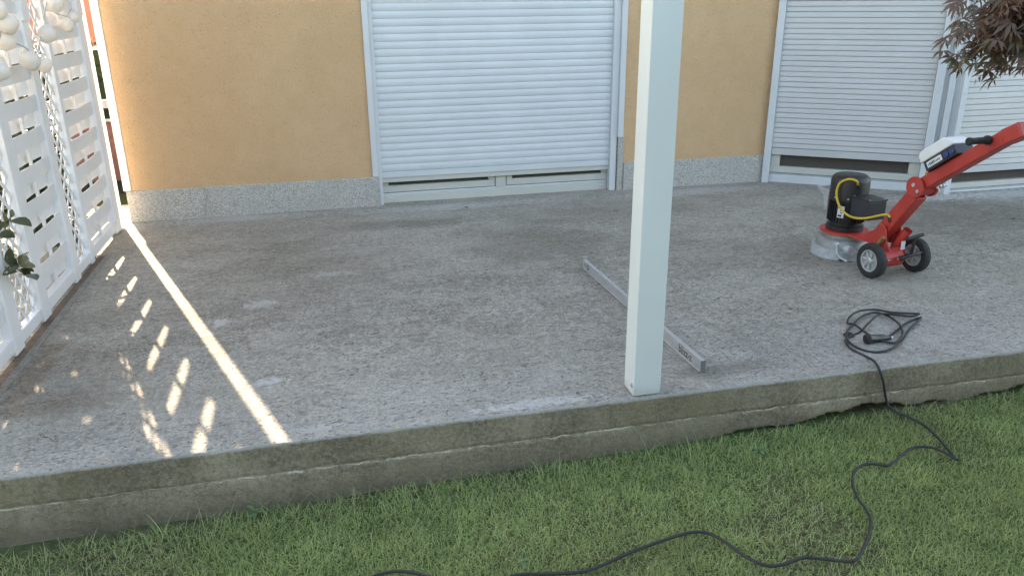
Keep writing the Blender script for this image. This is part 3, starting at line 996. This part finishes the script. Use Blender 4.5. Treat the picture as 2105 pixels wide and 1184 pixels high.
# local X runs away from the camera, the printed face looks to +Y (left of the bar)
w = MB(); w.box((.004, -.021, .0015), (SL - .004, 0, .0585)); w.build('bar', M['bar'], se, .0012)
w = MB(); w.box((0, -.0215, .001), (.0038, .0005, .059)); w.box((SL - .0038, -.0215, .001), (SL, .0005, .059)); w.build('end_cap', plain('end_cap_plastic', (.15, .155, .165), .6), se)
w = MB(); w.box((.02, .0002, .003), (SL - .02, .0012, .0065)); w.build('edge_lip', M['white'], se)
def text_mesh(name, s, size):
    c = bpy.data.curves.new(name, 'FONT'); c.body = s; c.size = size; c.extrude = .0002; c.resolution_u = 3
    o = bpy.data.objects.new(name, c); COL.objects.link(o)
    bpy.context.view_layer.update()
    me = bpy.data.meshes.new_from_object(o.evaluated_get(bpy.context.evaluated_depsgraph_get()))
    bpy.data.objects.remove(o)
    me.name = name
    return me
def print_on_bar(s, size, x_end, z):
    me = text_mesh('lettering', s, size); me.materials.append(M['ink'])
    o = bpy.data.objects.new('lettering', me); COL.objects.link(o); o.parent = se
    # text reads towards -X (towards the camera end); up is +Z; normal is +Y
    o.matrix_local = Matrix(((-1, 0, 0, x_end), (0, 0, 1, .0006), (0, 1, 0, z), (0, 0, 0, 1)))
    o.scale = (.9, 1, 1)
    return o
print_on_bar('blizz-z', .056, .215, .015)
print_on_bar('0\u00b7', .058, 1.43, .012)
w = MB()
for x in (1.455, 1.47): w.box((x, .0002, .022), (x + .003, .0008, .046))
w.build('tick_mark', M['ink'], se)

# ------------------------------------------------------------------ extension cord
ec = empty('extension_cord', at_z(1800, 690, 0))
tag(ec, 'black extension cord coiled on the slab and trailing across the lawn', 'cord')
eo = Vector(ec.location)
crop = lambda x, y: (1650 + x / 2.026, 600 + y / 2.026)
coil = [(362, 189), (395, 165), (430, 135), (465, 118), (492, 112), (480, 126), (445, 160), (415, 205), (385, 235), (330, 255), (270, 250), (215, 230), (184, 205), (182, 180),
        (205, 150), (240, 118), (290, 100), (340, 104), (385, 130), (410, 165), (410, 200), (380, 222), (330, 215), (270, 190), (215, 148), (186, 140), (195, 120), (235, 98), (300, 90),
        (370, 100), (440, 108), (482, 110), (452, 116), (390, 112), (320, 112), (275, 145), (235, 172), (190, 186), (172, 184), (195, 176), (212, 186), (186, 196), (178, 214),
        (200, 240), (250, 266), (292, 292)]
pts = []
for k, (x, y) in enumerate(coil):
    p = at_z(*crop(x, y), 0)
    p.z = .0065 + (.009 if 12 < k < 26 else 0) + (.016 if 26 <= k < 36 else 0) + .003 * math.sin(k * 1.7)
    pts.append(p)
# over the arris and down the face
def on_face(x, y, off=.012):
    u, v = crop(x, y); d = ray(u, v); s = (EDGE_Y - off - CAM.y) / d.y
    return CAM + d * s
pe = at_z(*crop(312, 318), 0); pe.z = .009; pts.append(pe)
for x, y, of in ((328, 345, .015), (338, 385, .022), (344, 430, .022), (356, 470, .03)):
    pts.append(on_face(x, y, of))
lawn = [(385, 496), (430, 512), (500, 540), (560, 590), (600, 632), (634, 688), (645, 694), (632, 690), (590, 664), (540, 645), (470, 643), (420, 670), (380, 705), (350, 720), (290, 712), (240, 722), (212, 757),
        (210, 800), (228, 850), (265, 890), (287, 930), (278, 1000), (250, 1070), (220, 1113), (150, 1115), (60, 1105), (0, 1103)]
lp = [crop(x, y) for x, y in lawn] + [(1610, 1158), (1575, 1160), (1530, 1140), (1480, 1105), (1440, 1091), (1390, 1100), (1300, 1128), (1230, 1158), (1190, 1174), (1120, 1178), (1075, 1178),
      (1030, 1188), (970, 1200), (905, 1190), (860, 1177), (815, 1172), (775, 1180), (730, 1200), (650, 1240)]
sunk = {19: -.010, 20: -.014, 2: -.008, 3: -.010, 4: -.012, 33: -.008, 34: -.010}
for k, (u, v) in enumerate(lp):
    p = at_z(u, v, -.205 + .012 * 1.5)
    p = at_z(u, v, ground_z(p.x, p.y) + .040)
    p.z += sunk.get(k, 0) - .003
    pts.append(p)
w = MB(); w.sweep([p - eo for p in catmull(pts, 7)], .0056, 8); w.build('cable', M['cable'], ec, smooth=True)
ca, cb = at_z(*crop(262, 200), .02), at_z(*crop(366, 189), .014)
ca.z = .024; cb.z = .012
dv = (cb - ca); L = dv.length
plug = empty('connector', ca - eo, 0, ec)
plug.rotation_euler = dv.to_track_quat('X', 'Z').to_euler()
w = MB(); w.lathe([(.016, 0), (.023, .003), (.0235, .022), (.021, .026), (.0205, L * .55), (.017, L * .75), (.010, L * .86), (.0085, L)], 20, axis='X'); w.build('housing', M['black'], plug, smooth=True)
w = MB(); w.lathe([(.0242, .004), (.0246, .010), (.0242, .016)], 20, axis='X'); w.build('collar', M['rubber'], plug, smooth=True)
w = MB(); w.lathe([(.0082, L * .97), (.0085, L + .006), (.007, L + .012)], 12, axis='X'); w.build('gland', M['shutter'], plug, smooth=True)

# ------------------------------------------------------------------ floor grinder
ua = math.atan2(.09, .995)
gr = empty('floor_grinder', (3.23, 3.83, 0), ua)
tag(gr, 'red walk-behind floor grinder with black motor and two rubber wheels', 'floor grinder')
HV = .475          # head centre, local y
def wheel(u, face):
    wl = empty('wheel', (u, .03, .105), 0, gr)
    tyre = MB()
    pr = [(.066, -.021), (.074, -.0245), (.092, -.0245), (.1015, -.019), (.1045, -.011), (.1045, .011), (.1015, .019), (.092, .0245), (.074, .0245), (.066, .021)]
    n = 40; o = len(tyre.v)
    for r_, h in pr:
        for k in range(n):
            a = 2 * math.pi * k / n
            tyre.v.append((h, r_ * math.cos(a), r_ * math.sin(a)))
    for i in range(len(pr)):
        j = (i + 1) % len(pr)
        for k in range(n):
            k2 = (k + 1) % n
            tyre.f.append((i * n + k, i * n + k2, j * n + k2, j * n + k))
    tyre.build('tyre', M['rubber'], wl, smooth=True)
    rim = MB()
    pr = [(.0655, -.021), (.0655, .021), (.058, .020), (.058, -.020)]
    for r_, h in pr:
        for k in range(n):
            a = 2 * math.pi * k / n
            rim.v.append((h, r_ * math.cos(a), r_ * math.sin(a)))
    for i in range(4):
        j = (i + 1) % 4
        for k in range(n):
            k2 = (k + 1) % n
            rim.f.append((i * n + k, i * n + k2, j * n + k2, j * n + k))
    rim.lathe([(.060, -.004), (.060, .004)], n, axis='X')
    rim.lathe([(.017, -.024), (.021, -.021), (.021, .021), (.017, .024)], 24, axis='X')
    for k in range(7):
        a = 2 * math.pi * k / 7 + .3
        rm_ = Matrix.Rotation(a, 3, 'X')
        rim.obox(rm_ @ Vector((0, 0, .040)), (.034, .010, .042), rm_)
    rim.build('rim', M['steel'], wl, smooth=True)
    hub = MB(); hub.cyl((face * .024, 0, 0), (face * .030, 0, 0), .010, 6); hub.build('hub_bolt', M['steel'], wl)
wheel(-.165, -1); wheel(.155, 1)
w = MB(); w.cyl((-.14, .03, .105), (.13, .03, .105), .011, 16); w.build('axle', M['black'], gr, smooth=True)
w = MB(); w.lathe([(.046, -.125), (.049, -.122), (.049, .028), (.046, .031)], 32, (0, .03, .105), 'X'); w.build('axle_housing', M['red'], gr, smooth=True)
w = MB(); w.cyl((-.02, -.016, .112), (-.02, -.0215, .112), .007, 12); w.cyl((-.085, -.016, .112), (-.085, -.0215, .112), .006, 12); w.build('housing_bolt', M['steel'], gr)
# lower arm: bent tube from the fork plate to the pivot
def arm(name, a, b, th, wd, bev=.008):
    a = Vector(a); b = Vector(b); d = b - a
    rt = d.to_track_quat('Y', 'Z').to_matrix()
    mb = MB(); mb.obox((a + b) / 2, (wd, d.length, th), rt)
    return mb.build(name, M['red'], gr, bev, True, 3)
LA, LBp = Vector((0, .185, .165)), Vector((0, -.065, .515))
arm('lower_arm', LA, LBp, .082, .080)
w = MB()   # fork plate: tongue widening into the ring under the motor
ring = []
for k in range(41):
    a = R(-62) + (R(242) + R(62)) * k / 40 + 0
    ring.append((.148 * math.cos(a), HV + .148 * math.sin(a)))
poly = ring + [(-.066, .30), (-.046, .22), (-.046, .15), (.046, .15), (.046, .22), (.066, .30)]
w.prism(poly, 2, .150, .164); w.build('fork_plate', M['red'], gr, .002)
for s in (-1, 1):
    w = MB(); x = s * .047
    w.prism([(.30, .1645), (.10, .1645), (.10, .265), (.14, .262)], 0, x - .004, x + .004); w.build('gusset', M['red'], gr, .0015)
    # tall bracket joining arm and axle housing
    w = MB(); x = s * .056
    w.prism([(.075, .29), (.125, .300), (.115, .20), (.085, .14), (.060, .12), (.005, .125), (.015, .16), (.050, .205)], 0, x - .004, x + .004); w.build('bracket', M['red'], gr, .0015)
w = MB(); w.box((-.0595, .015, .128), (.0595, .062, .165)); w.build('saddle', M['red'], gr, .004)
# short open tube behind the arm
w = MB()
t0, t1 = Vector((.035, .075, .15)), Vector((.050, .010, .275))
n = 24
w.sweep([t0, t1], [.026, .026], n, caps=False)
w.sweep([t1, t0], [.0215, .0215], n, caps=False)
o_ = len(w.v)
w.f += [(n + k, n + (k + 1) % n, 2 * n + (k + 1) % n, 2 * n + k) for k in range(0)]
ob = w.build('holder_tube', M['red'], gr, smooth=True)
w = MB()
for k in range(36):
    pass
w.sweep([(.0 + .002 * math.cos(0), 0, 0), (.0, .0, .001)], .001, 4)
# black T lever and foot lever
w = MB(); w.cyl((.055, -.035, .135), (.055, -.045, .245), .0095, 12); w.sweep(catmull([(.005, -.040, .238), (.05, -.045, .248), (.105, -.05, .258)], 4), .0105, 10); w.build('lever', M['black'], gr, smooth=True)
w = MB(); w.sweep(catmull([(-.02, -.035, .118), (.02, -.050, .135), (.07, -.052, .142), (.12, -.045, .146)], 5), [.017, .016, .014, .012, .011, .010, .010, .009, .009, .009, .009, .009, .009, .008, .008, .008], 10); w.build('lever', M['black'], gr, smooth=True)
w = MB(); w.box((.0, -.012, .165), (.025, -.006, .215)); w.build('sticker', M['paper'], gr)
# brass adjusting screw with spring
w = MB()
hel = []
for k in range(70):
    a = k * .55
    base = Vector((-.075, .10, .165)) + Vector((0, -.035, .05)) * (k / 70)
    hel.append(base + Vector((math.cos(a) * .0125, math.sin(a) * .0125 * .8, math.sin(a) * .0125 * .6)))
w.sweep(hel, .0022, 5)
w.cyl((-.075, .108, .155), (-.075, .060, .222), .006, 10); w.cyl((-.075, .064, .216), (-.075, .056, .228), .013, 8)
w.build('spring_screw', M['brass'], gr, smooth=True)
# pivot
PV = Vector((0, -.088, .560))
for s in (-1, 1):
    w = MB(); w.cyl((s * .047, PV.y, PV.z), (s * .059, PV.y, PV.z), .060, 40); w.build('pivot_disc', M['red'], gr, .002, True)
    w = MB(); w.cyl((s * .059, PV.y + .005, PV.z + .012), (s * .066, PV.y + .005, PV.z + .012), .012, 12); w.cyl((s * .059, PV.y - .028, PV.z - .018), (s * .063, PV.y - .028, PV.z - .018), .011, 12)
    w.build('pivot_bolt', M['steel'], gr, .001)
    w = MB(); w.cyl((s * .0592, PV.y - .034, PV.z - .026), (s * .0605, PV.y - .034, PV.z - .026), .0065, 12); w.build('pivot_slot', M['dark'], gr)
w = MB(); w.cyl((-.046, PV.y, PV.z), (.046, PV.y, PV.z), .050, 30); w.build('pivot_drum', M['red'], gr, smooth=True)
w = MB(); w.obox((0, -.045, .535), (.085, .03, .06), Matrix.Rotation(R(-30), 3, 'X')); w.build('stop_block', M['red'], gr, .003)
w = MB()
for k, (r_, x0, x1) in enumerate(((.012, .062, .075), (.017, .075, .085), (.010, .085, .10), (.015, .10, .108), (.009, .108, .13))):
    w.cyl((x0 - .03, PV.y - .062, PV.z + .012), (x1 - .03, PV.y - .062, PV.z + .012), r_, 16)
w.sweep(catmull([(.03, PV.y - .07, PV.z + .01), (.035, PV.y - .085, PV.z - .01), (.02, PV.y - .075, PV.z - .045)], 5), .005, 8)
w.build('clamp_screw', M['steel'], gr, smooth=True)
# upper arm and its bent end
UA0, UA1 = Vector((0, -.118, .587)), Vector((0, -.560, .915))
arm('upper_arm', UA0, UA1, .072, .072)
ud = (UA1 - UA0).normalized()
UE = UA1 + Vector((0, -math.cos(R(31)), math.sin(R(31)))) * .095
arm('arm_end', UA1 - ud * .012, UE, .078, .076, .008)
# grips: one bar across the arm
GC = UA1 + Vector((0, .075, -.028))
w = MB(); w.cyl((-.15, GC.y, GC.z), (.15, GC.y, GC.z), .0095, 14); w.build('handle_bar', M['black'], gr, smooth=True)
for s in (-1, 1):
    gp = [(.0225, .040), (.0235, .046), (.0235, .056), (.0175, .066), (.0165, .085), (.0175, .10), (.0165, .12), (.0170, .150), (.0205, .160), (.0205, .170), (.016, .174)]
    w = MB(); w.lathe([(r_, s * h) for r_, h in gp], 20, (0, GC.y, GC.z), 'X'); w.build('grip', M['rubber'], gr, smooth=True)
# control box on top of the upper arm
rt = (UA1 - UA0).to_track_quat('Y', 'Z').to_matrix()      # local y along arm, z up from it
un = rt @ Vector((0, 0, 1))
cb_ = empty('control_box', UA0 + ud * .180 + un * .0365, 0, gr)
cb_.rotation_euler = rt.to_euler()
w = MB(); w.box((-.062, -.105, .001), (.062, .115, .056)); w.build('casing', M['casing'], cb_, .004)
w = MB(); w.prism([(-.118, .0565), (.118, .0565), (.118, .080), (.070, .118), (-.095, .118), (-.118, .100)], 0, -.068, .068); w.build('lid', M['lid'], cb_, .007, True, 3)
w = MB(); w.box((.0622, -.085, .014), (.0633, .02, .046)); w.build('label_plate', M['paper'], cb_)
w = MB()
for k in range(9):
    h = random.uniform(.006, .014)
    w.box((.0634, -.078 + k * .0098, .025 - h * .3), (.0640, -.078 + k * .0098 + random.uniform(.003, .007), .025 + h))
w.build('label_print', M['ink'], cb_)
w = MB()
for k in range(2):
    w.lathe([(.017, .0625), (.0175, .068), (.012, .069)], 20, (0, .052 + k * .04, .028), 'X')
w.build('socket', M['blue'], cb_, smooth=True)
w = MB(); w.cyl((-.01, -.105, .025), (-.01, -.150, .022), .011, 14); w.build('cable_gland', M['black'], cb_, smooth=True)
w = MB(); w.sweep(catmull([(-.01, -.150, .022), (-.015, -.175, .020), (-.02, -.185, .005), (-.02, -.170, -.006)], 6), .0085, 10); w.build('power_lead', M['yellow'], cb_, smooth=True)
# motor
mt = empty('motor', (0, HV, .166), 0, gr)
w = MB(); w.lathe([(.098, 0), (.112, .004), (.112, .03), (.098, .034), (.098, .050), (.104, .054), (.104, .20), (.100, .204)], 40); w.build('body', M['black'], mt, smooth=True)
w = MB()
for k in range(34):
    a = 2 * math.pi * k / 34
    rm_ = Matrix.Rotation(a, 3, 'Z')
    w.obox(rm_ @ Vector((.108, 0, .128)), (.012, .004, .142), rm_)
w.build('cooling_fins', M['black'], mt)
w = MB(); w.lathe([(.112, .19), (.116, .192), (.116, .312), (.110, .334), (.094, .348), (.060, .354), (.02, .355)], 40); w.build('fan_cowl', M['black'], mt, smooth=True)
w = MB()
for a in (-2.3, -1.2, -3.0):
    w.cyl((.115 * math.cos(a), .115 * math.sin(a), .215), (.119 * math.cos(a), .119 * math.sin(a), .215), .006, 10)
w.build('cowl_screw', M['steel'], mt)
w = MB()
a = R(212)
rm_ = Matrix.Rotation(a, 3, 'Z')
w.obox(rm_ @ Vector((.1165, 0, .130)), (.003, .040, .075), rm_); w.build('rating_plate', M['paper'], mt, .001)
w = MB()
rm_ = Matrix.Rotation(a, 3, 'Z')
for k, (dy, dz, sx, sz) in enumerate(((-.006, .026, .022, .010), (.004, .008, .014, .006), (.004, -.006, .014, .006), (-.004, -.024, .024, .012))):
    w.obox(rm_ @ Vector((.1183, dy, .130 + dz)), (.0008, sx, sz), rm_)
w.build('plate_print', M['ink'], mt)
w = MB(); w.box((-.066, -.255, .118), (.066, -.100, .232)); w.build('terminal_box', M['casing'], mt, .005)
w = MB(); w.box((-.070, -.260, .2325), (.070, -.096, .243)); w.build('terminal_lid', M['black'], mt, .004)
w = MB()
for x in (-.055, .055):
    for y in (-.245, -.112):
        w.cyl((x, y, .243), (x, y, .2455), .005, 10)
w.build('lid_screw', M['steel'], mt)
w = MB()      # lifting bracket behind the motor
w.prism([(.105, .10), (.105, .228), (.215, .240), (.225, .228), (.150, .185), (.135, .10)], 0, -.068, -.063)
w.prism([(.105, .10), (.105, .228), (.215, .240), (.225, .228), (.150, .185), (.135, .10)], 0, .063, .068)
w.box((-.0625, .200, .226), (.0625, .222, .236))
w.build('lifting_bracket', M['alu'], mt, .002)
# yellow motor lead looping over the cowl to the arm
w = MB()
yl = [(.02, -.03, .352), (-.005, -.075, .352), (-.055, -.100, .340), (-.105, -.070, .300), (-.128, -.055, .235), (-.125, -.085, .165), (-.105, -.135, .125), (-.085, -.235, .128), (-.06, -.330, .165), (-.035, -.395, .195), (-.03, -.415, .175)]
yl = [(-.035, -.105, .305), (-.062, -.118, .335), (-.100, -.095, .345), (-.131, -.060, .318), (-.137, -.045, .260), (-.135, -.065, .200), (-.125, -.110, .150), (-.110, -.180, .128), (-.090, -.260, .140), (-.062, -.350, .178), (-.045, -.392, .190), (-.040, -.410, .168)]
w.sweep(catmull(yl, 8), .0072, 10); w.build('motor_lead', M['yellow'], mt, smooth=True)
w = MB(); w.cyl((-.020, -.095, .268), (-.036, -.110, .308), .0125, 12); w.build('lead_gland', M['black'], mt, smooth=True)
w = MB(); w.cyl((-.040, -.410, .152), (-.040, -.404, .178), .0105, 12); w.build('lead_gland', M['black'], mt, smooth=True)
# grinding head
hdg = empty('grinding_head', (0, HV, 0), 0, gr)
w = MB(); w.lathe([(.155, .012), (.163, .02), (.163, .092), (.150, .112), (.125, .122), (.122, .1495), (.10, .1495)], 56); w.build('shroud', M['castalu'], hdg, smooth=True)
w = MB()
n = 96
def skirt_top(a): return .060 + .005 * math.sin(a * 9)
o = len(w.v)
for k in range(n):
    a = 2 * math.pi * k / n
    notch = .0
    d1 = abs((a - R(232) + math.pi) % (2 * math.pi) - math.pi)
    if d1 < .075: notch = .026 * (1 - d1 / .075) + .006
    for r_, h in ((.172, .004 + notch), (.191, .003 + notch), (.184, .058), (.166, .062)):
        w.v.append((r_ * math.cos(a), r_ * math.sin(a), h))
for k in range(n):
    k2 = (k + 1) % n
    for i in range(4):
        j = (i + 1) % 4
        w.f.append((k * 4 + i, k2 * 4 + i, k2 * 4 + j, k * 4 + j))
w.build('skirt', M['skirt'], hdg, smooth=True)
w = MB()
for k, z in enumerate((0, 1, 2, 3, 4, 5)):
    w.lathe([(.026, -.003), (.0295, 0), (.026, .003)], 20, (-.155 + 0, -.10, .0), 'Z') if False else None
dp = Vector((-.085, -.130, .072)); dd_ = Vector((-.25, -.95, .12)).normalized()
w.sweep([dp, dp + dd_ * .03, dp + dd_ * .032, dp + dd_ * .04, dp + dd_ * .042, dp + dd_ * .05, dp + dd_ * .052, dp + dd_ * .06, dp + dd_ * .062, dp + dd_ * .085],
        [.026, .026, .031, .031, .027, .027, .031, .031, .027, .027], 20)
w.build('dust_port', M['steel'], hdg, smooth=True)
w = MB(); w.sweep(catmull([(-.120, -.100, .098), (-.135, -.112, .090), (-.150, -.135, .060), (-.155, -.175, .038), (-.150, -.235, .030)], 6), .0075, 10); w.build('water_hose', M['skirt'], hdg, smooth=True)
w = MB(); w.cyl((-.114, -.095, .096), (-.124, -.102, .100), .011, 12); w.build('hose_fitting', M['steel'], hdg)
w = MB(); w.cyl((0, 0, .006), (0, 0, .03), .135, 32); w.build('grinding_disc', M['dark'], hdg)

# ------------------------------------------------------------------ lawn grass
def build_grass():
    N = 290000
    x = rng.uniform(-1.9, 3.9, N); y = rng.uniform(1.15, 2.80, N)
    # edge of the bed follows the slab foot
    keep = np.ones(N, bool)
    left = np.clip((-.3 - x) / .9, 0, 1)
    lim = 2.735 - .05 * left - .02 * rng.random(N)
    keep &= y < lim
    near = np.clip((y - (2.58 - .16 * left)) / .14, 0, 1)
    keep &= rng.random(N) > near * .62
    bald = np.array([noise.noise(Vector((a * 2.2, b * 2.2, 7.0))) for a, b in zip(x, y)])
    keep &= rng.random(N) > np.clip((bald - .18) * 2.2, 0, .55)
    corner = np.clip((-.45 - x) / .5, 0, 1) * np.clip((2.75 - y) / .2, 0, 1)
    keep &= rng.random(N) > corner * .55
    x, y, near, bald, left, corner = (a[keep] for a in (x, y, near, bald, left, corner))
    n = len(x)
    z = np.array([ground_z(a, b) for a, b in zip(x, y)])
    clump = np.array([noise.noise(Vector((a * 9, b * 9, 1.0))) for a, b in zip(x, y)])
    ang = rng.uniform(0, 2 * np.pi, n) 
    ln = rng.normal(.033, .009, n).clip(.015, .06) * (1 + .35 * clump) + near * rng.uniform(0, .035, n)
    lean = rng.uniform(.25, 1.05, n)
    curl = rng.uniform(.4, 2.2, n)
    wd = rng.uniform(.0008, .0015, n)
    # long uncut stems where the mower cannot reach, along the slab foot
    lg = (near > .25) & (rng.random(n) < np.where(x < .8, .045, .02))
    ln = np.where(lg, rng.uniform(.08, .17, n), ln); lean = np.where(lg, rng.uniform(.8, 1.5, n), lean); curl = np.where(lg, rng.uniform(.2, .9, n), curl)
    dx, dy = np.cos(ang), np.sin(ang)
    sx, sy = -dy, dx
    V = np.zeros((n, 7, 3)); px = x.copy(); py = y.copy(); pz = z - .004
    seg = ln / 3
    t = lean * .55
    for k in range(4):
        wk = wd * (1, .95, .7, 0)[k]
        if k < 3:
            V[:, 2 * k] = np.stack([px - sx * wk, py - sy * wk, pz], 1)
            V[:, 2 * k + 1] = np.stack([px + sx * wk, py + sy * wk, pz], 1)
        else:
            V[:, 6] = np.stack([px, py, pz], 1)
        px = px + dx * np.sin(t) * seg; py = py + dy * np.sin(t) * seg; pz = pz + np.cos(t) * seg
        t = t + curl * .48
    over = V[:, :, 1].max(1) > 2.752
    V[over, :, 1] -= (V[over, :, 1].max(1) - 2.750)[:, None]
    tris = np.array([(0, 1, 3), (0, 3, 2), (2, 3, 5), (2, 5, 4), (4, 5, 6)])
    Fi = (tris[None] + 7 * np.arange(n)[:, None, None]).reshape(-1, 3)
    m = bpy.data.meshes.new('lawn_grass')
    m.vertices.add(n * 7); m.vertices.foreach_set('co', V.reshape(-1))
    m.loops.add(len(Fi) * 3); m.loops.foreach_set('vertex_index', Fi.reshape(-1).astype(np.int32))
    m.polygons.add(len(Fi)); m.polygons.foreach_set('loop_start', np.arange(0, len(Fi) * 3, 3, dtype=np.int32))
    m.polygons.foreach_set('loop_total', np.full(len(Fi), 3, np.int32))
    m.update(calc_edges=True)
    ca = m.color_attributes.new('tint', 'FLOAT_COLOR', 'POINT')
    colr = np.zeros((n, 7, 4)); colr[:, :, 3] = 1
    base = (rng.random(n) * .75 + .25 * (clump + .5)).clip(0, 1)
    dry = (rng.random(n) < (.045 + .25 * corner + .12 * near + .12 * np.clip(bald, 0, 1))) * rng.uniform(.4, 1, n)
    for k in range(7):
        colr[:, k, 0] = base
        colr[:, k, 1] = dry
    ca.data.foreach_set('color', colr.reshape(-1))
    m.materials.append(M['grass'])
    o = bpy.data.objects.new('lawn_grass', m); COL.objects.link(o)
    tag(o, 'short green lawn grass with paler and dry blades', 'grass', kind='stuff')
build_grass()

# ------------------------------------------------------------------ japanese maple at the upper right
def maple_leaf_mesh(name, mat, nl=7):
    v = []; f = []
    lens = {0: 1.0, 1: .92, -1: .92, 2: .68, -2: .68, 3: .38, -3: .38}
    for k in range(-(nl // 2), nl // 2 + 1):
        a = R(36) * k
        L = .058 * lens[k]; W = L * .23
        b = len(v)
        ca, sa = math.cos(a), math.sin(a)
        for t, w_, dz in ((0.02, .12, 0), (.35, .8, .004), (.55, 1, .003), (.8, .45, -.004), (1, 0, -.010)):
            z = dz * (L / .05) - .004 * abs(k) * t
            for s in ((-1, 1) if w_ > 0 else (0,)):
                X, Y = t * L, s * w_ * W / 2
                v.append((X * ca - Y * sa, X * sa + Y * ca, z))
        f += [(b, b + 1, b + 3, b + 2), (b + 2, b + 3, b + 5, b + 4), (b + 4, b + 5, b + 7, b + 6), (b + 6, b + 7, b + 8)]
    m = bpy.data.meshes.new(name); m.from_pydata(v, [], f); m.materials.append(mat)
    return m
def build_maple():
    t = empty('japanese_maple', (3.3, 2.25, -.25))
    tag(t, 'dark red-leaved maple branch hanging into the upper right corner', 'tree')
    org = Vector(t.location)
    tr = MB()
    tr.sweep(catmull([(0, 0, -.05), (.03, .03, .5), (-.04, .02, 1.1), (.02, -.05, 1.7), (.10, 0, 2.4)], 8), [.055 - .0011 * k for k in range(33)], 10)
    tr.build('trunk', M['bark'], t, smooth=True)
    D = 3.15
    ends = [(1966, 8), (1975, 40), (1962, 72), (1985, 62), (1985, 100), (1960, 120), (1972, 138), (2005, 130), (2020, 155), (2075, 135), (2100, 110), (2050, 110), (2020, 85), (2060, 60), (2010, 20), (2040, 40), (2085, 80),
            (1990, 15), (2030, 60), (2040, 90), (2070, 20), (2110, 50), (2000, 112), (2060, 125), (2090, 10), (2130, 90), (2150, 30), (2140, 140)]
    root = at_d(2330, -60, 3.2) - org
    root2 = Vector((-.02, .0, 1.45))
    br = MB()
    br.sweep(catmull([root2, root2 * .5 + root * .5 + Vector((0, 0, .05)), root], 5), [.022, .020, .019, .018, .017, .016, .015, .014, .013, .012, .011], 8)
    leaves = []
    for (u, v) in ends:
        e = at_d(u, v, D + random.uniform(-.22, .22)) - org
        mid = root.lerp(e, .5) + Vector((0, 0, .04 + random.uniform(-.03, .05)))
        path = catmull([root, mid, e], 8)
        br.sweep(path, [.006 - .00028 * k for k in range(len(path))], 5)
        for k in range(7, len(path)):
            for r_ in range(1):
                leaves.append((path[k] + Vector((random.gauss(0, .028), random.gauss(0, .04), random.gauss(0, .026))), 0))
        leaves.append((e, 1))
    br.build('branch', M['bark'], t, smooth=True)
    crown = empty('crown', (0, 0, 0), 0, t)
    mr, mg = maple_leaf_mesh('leaf', M['maple']), maple_leaf_mesh('leaf', M['maplegreen'], 7)
    # view-independent hang: tips point down and outward (to -X)
    for (p, tip) in leaves:
        out = Vector((-1, random.uniform(-.9, .9), random.uniform(-1.1, -.15))).normalized()
        q = out.to_track_quat('X', 'Z').to_matrix().to_4x4()
        s = random.uniform(.75, 1.2)
        mtx = Matrix.Translation(p) @ q @ Matrix.Rotation(random.uniform(-.9, .9), 4, 'X') @ Matrix.Scale(s, 4)
        o = bpy.data.objects.new('leaf', mr if random.random() < .6 else mg); COL.objects.link(o); o.parent = crown
        o.matrix_local = mtx
    return len(leaves)
nml = build_maple()

def build_maple_rest():
    """the inner mass and the rest of the crown to the right, outside the picture"""
    t = bpy.data.objects['japanese_maple']; org = Vector(t.location); crown = bpy.data.objects['crown']
    base = maple_leaf_mesh('leaf_small', M['maple'])
    mats = []
    for k in range(1500):
        if k < 130:
            u, v = random.gauss(2085, 38), random.gauss(42, 42)
            if u < 2000 + max(0, v - 60) * .8 or v > 125: continue
            p = at_d(u, v, random.uniform(2.95, 3.55)) - org
        else:
            q = Vector((random.gauss(0, .45), random.gauss(0, .45), random.gauss(0, .3)))
            p = Vector((.05, 0, 2.1)) + q
            w_ = p + org - CAM
            if w_.dot(FWD) > 0:
                uu = w_.dot(RIGHT) / w_.dot(FWD) * F + 1052
                if uu < 2125: continue
        out = Vector((random.uniform(-1, .6), random.uniform(-.9, .9), random.uniform(-1.1, -.1))).normalized()
        mats.append(Matrix.Translation(p) @ out.to_track_quat('X', 'Z').to_matrix().to_4x4() @ Matrix.Rotation(random.uniform(-.9, .9), 4, 'X') @ Matrix.Scale(random.uniform(.75, 1.2), 4))
    o = joined('foliage', base, mats, crown, M['maple']); o['kind'] = 'stuff'
build_maple_rest()

# ------------------------------------------------------------------ small litter on the slab
fl = leaf_mesh('fallen_leaf', .035, .022, M['leafbrown'], .5, .3)
for (u, v, lab, a) in ((955, 428, 'single brown dead leaf lying below the patio door', .4), (2088, 452, 'dark dead leaf lying on the slab by the right picture edge', 2.2), (735, 603, 'tiny brown leaf scrap near the middle of the slab', 1.1)):
    p = at_z(u, v, 0)
    o = bpy.data.objects.new('fallen_leaf', fl); COL.objects.link(o); o.location = (p.x, p.y, .009); o.rotation_euler = (0, .15, a)
    if v == 603: o.scale = (.6, .6, .6)
    tag(o, lab, 'leaf', 'dead leaves on the slab')

wl = leaf_mesh('leaf', .032, .016, M['weed'], .3, .35)
for (u, v, lab, n) in ((865, 968, 'small broad-leaved weed in the grass below the slab middle', 8), (1075, 1150, 'pale flat leaf cluster in the lawn beside the near cord', 5), (520, 1040, 'little leafy weed at the slab foot on the left', 9), (1560, 930, 'little leafy weed in the lawn left of the cord bend', 7)):
    p = at_z(u, v, -.22)
    t = empty('lawn_weed', (p.x, p.y, ground_z(p.x, p.y) + .026))
    tag(t, lab, 'weed', 'weeds in the lawn')
    for k in range(n):
        o = inst('leaf', wl, t, (random.uniform(-.006, .006), random.uniform(-.006, .006), random.uniform(-.006, .008)), (0, random.uniform(-.5, .1), 2.4 * k))
        sc_ = random.uniform(.7, 1.25); o.scale = (sc_, sc_, sc_)
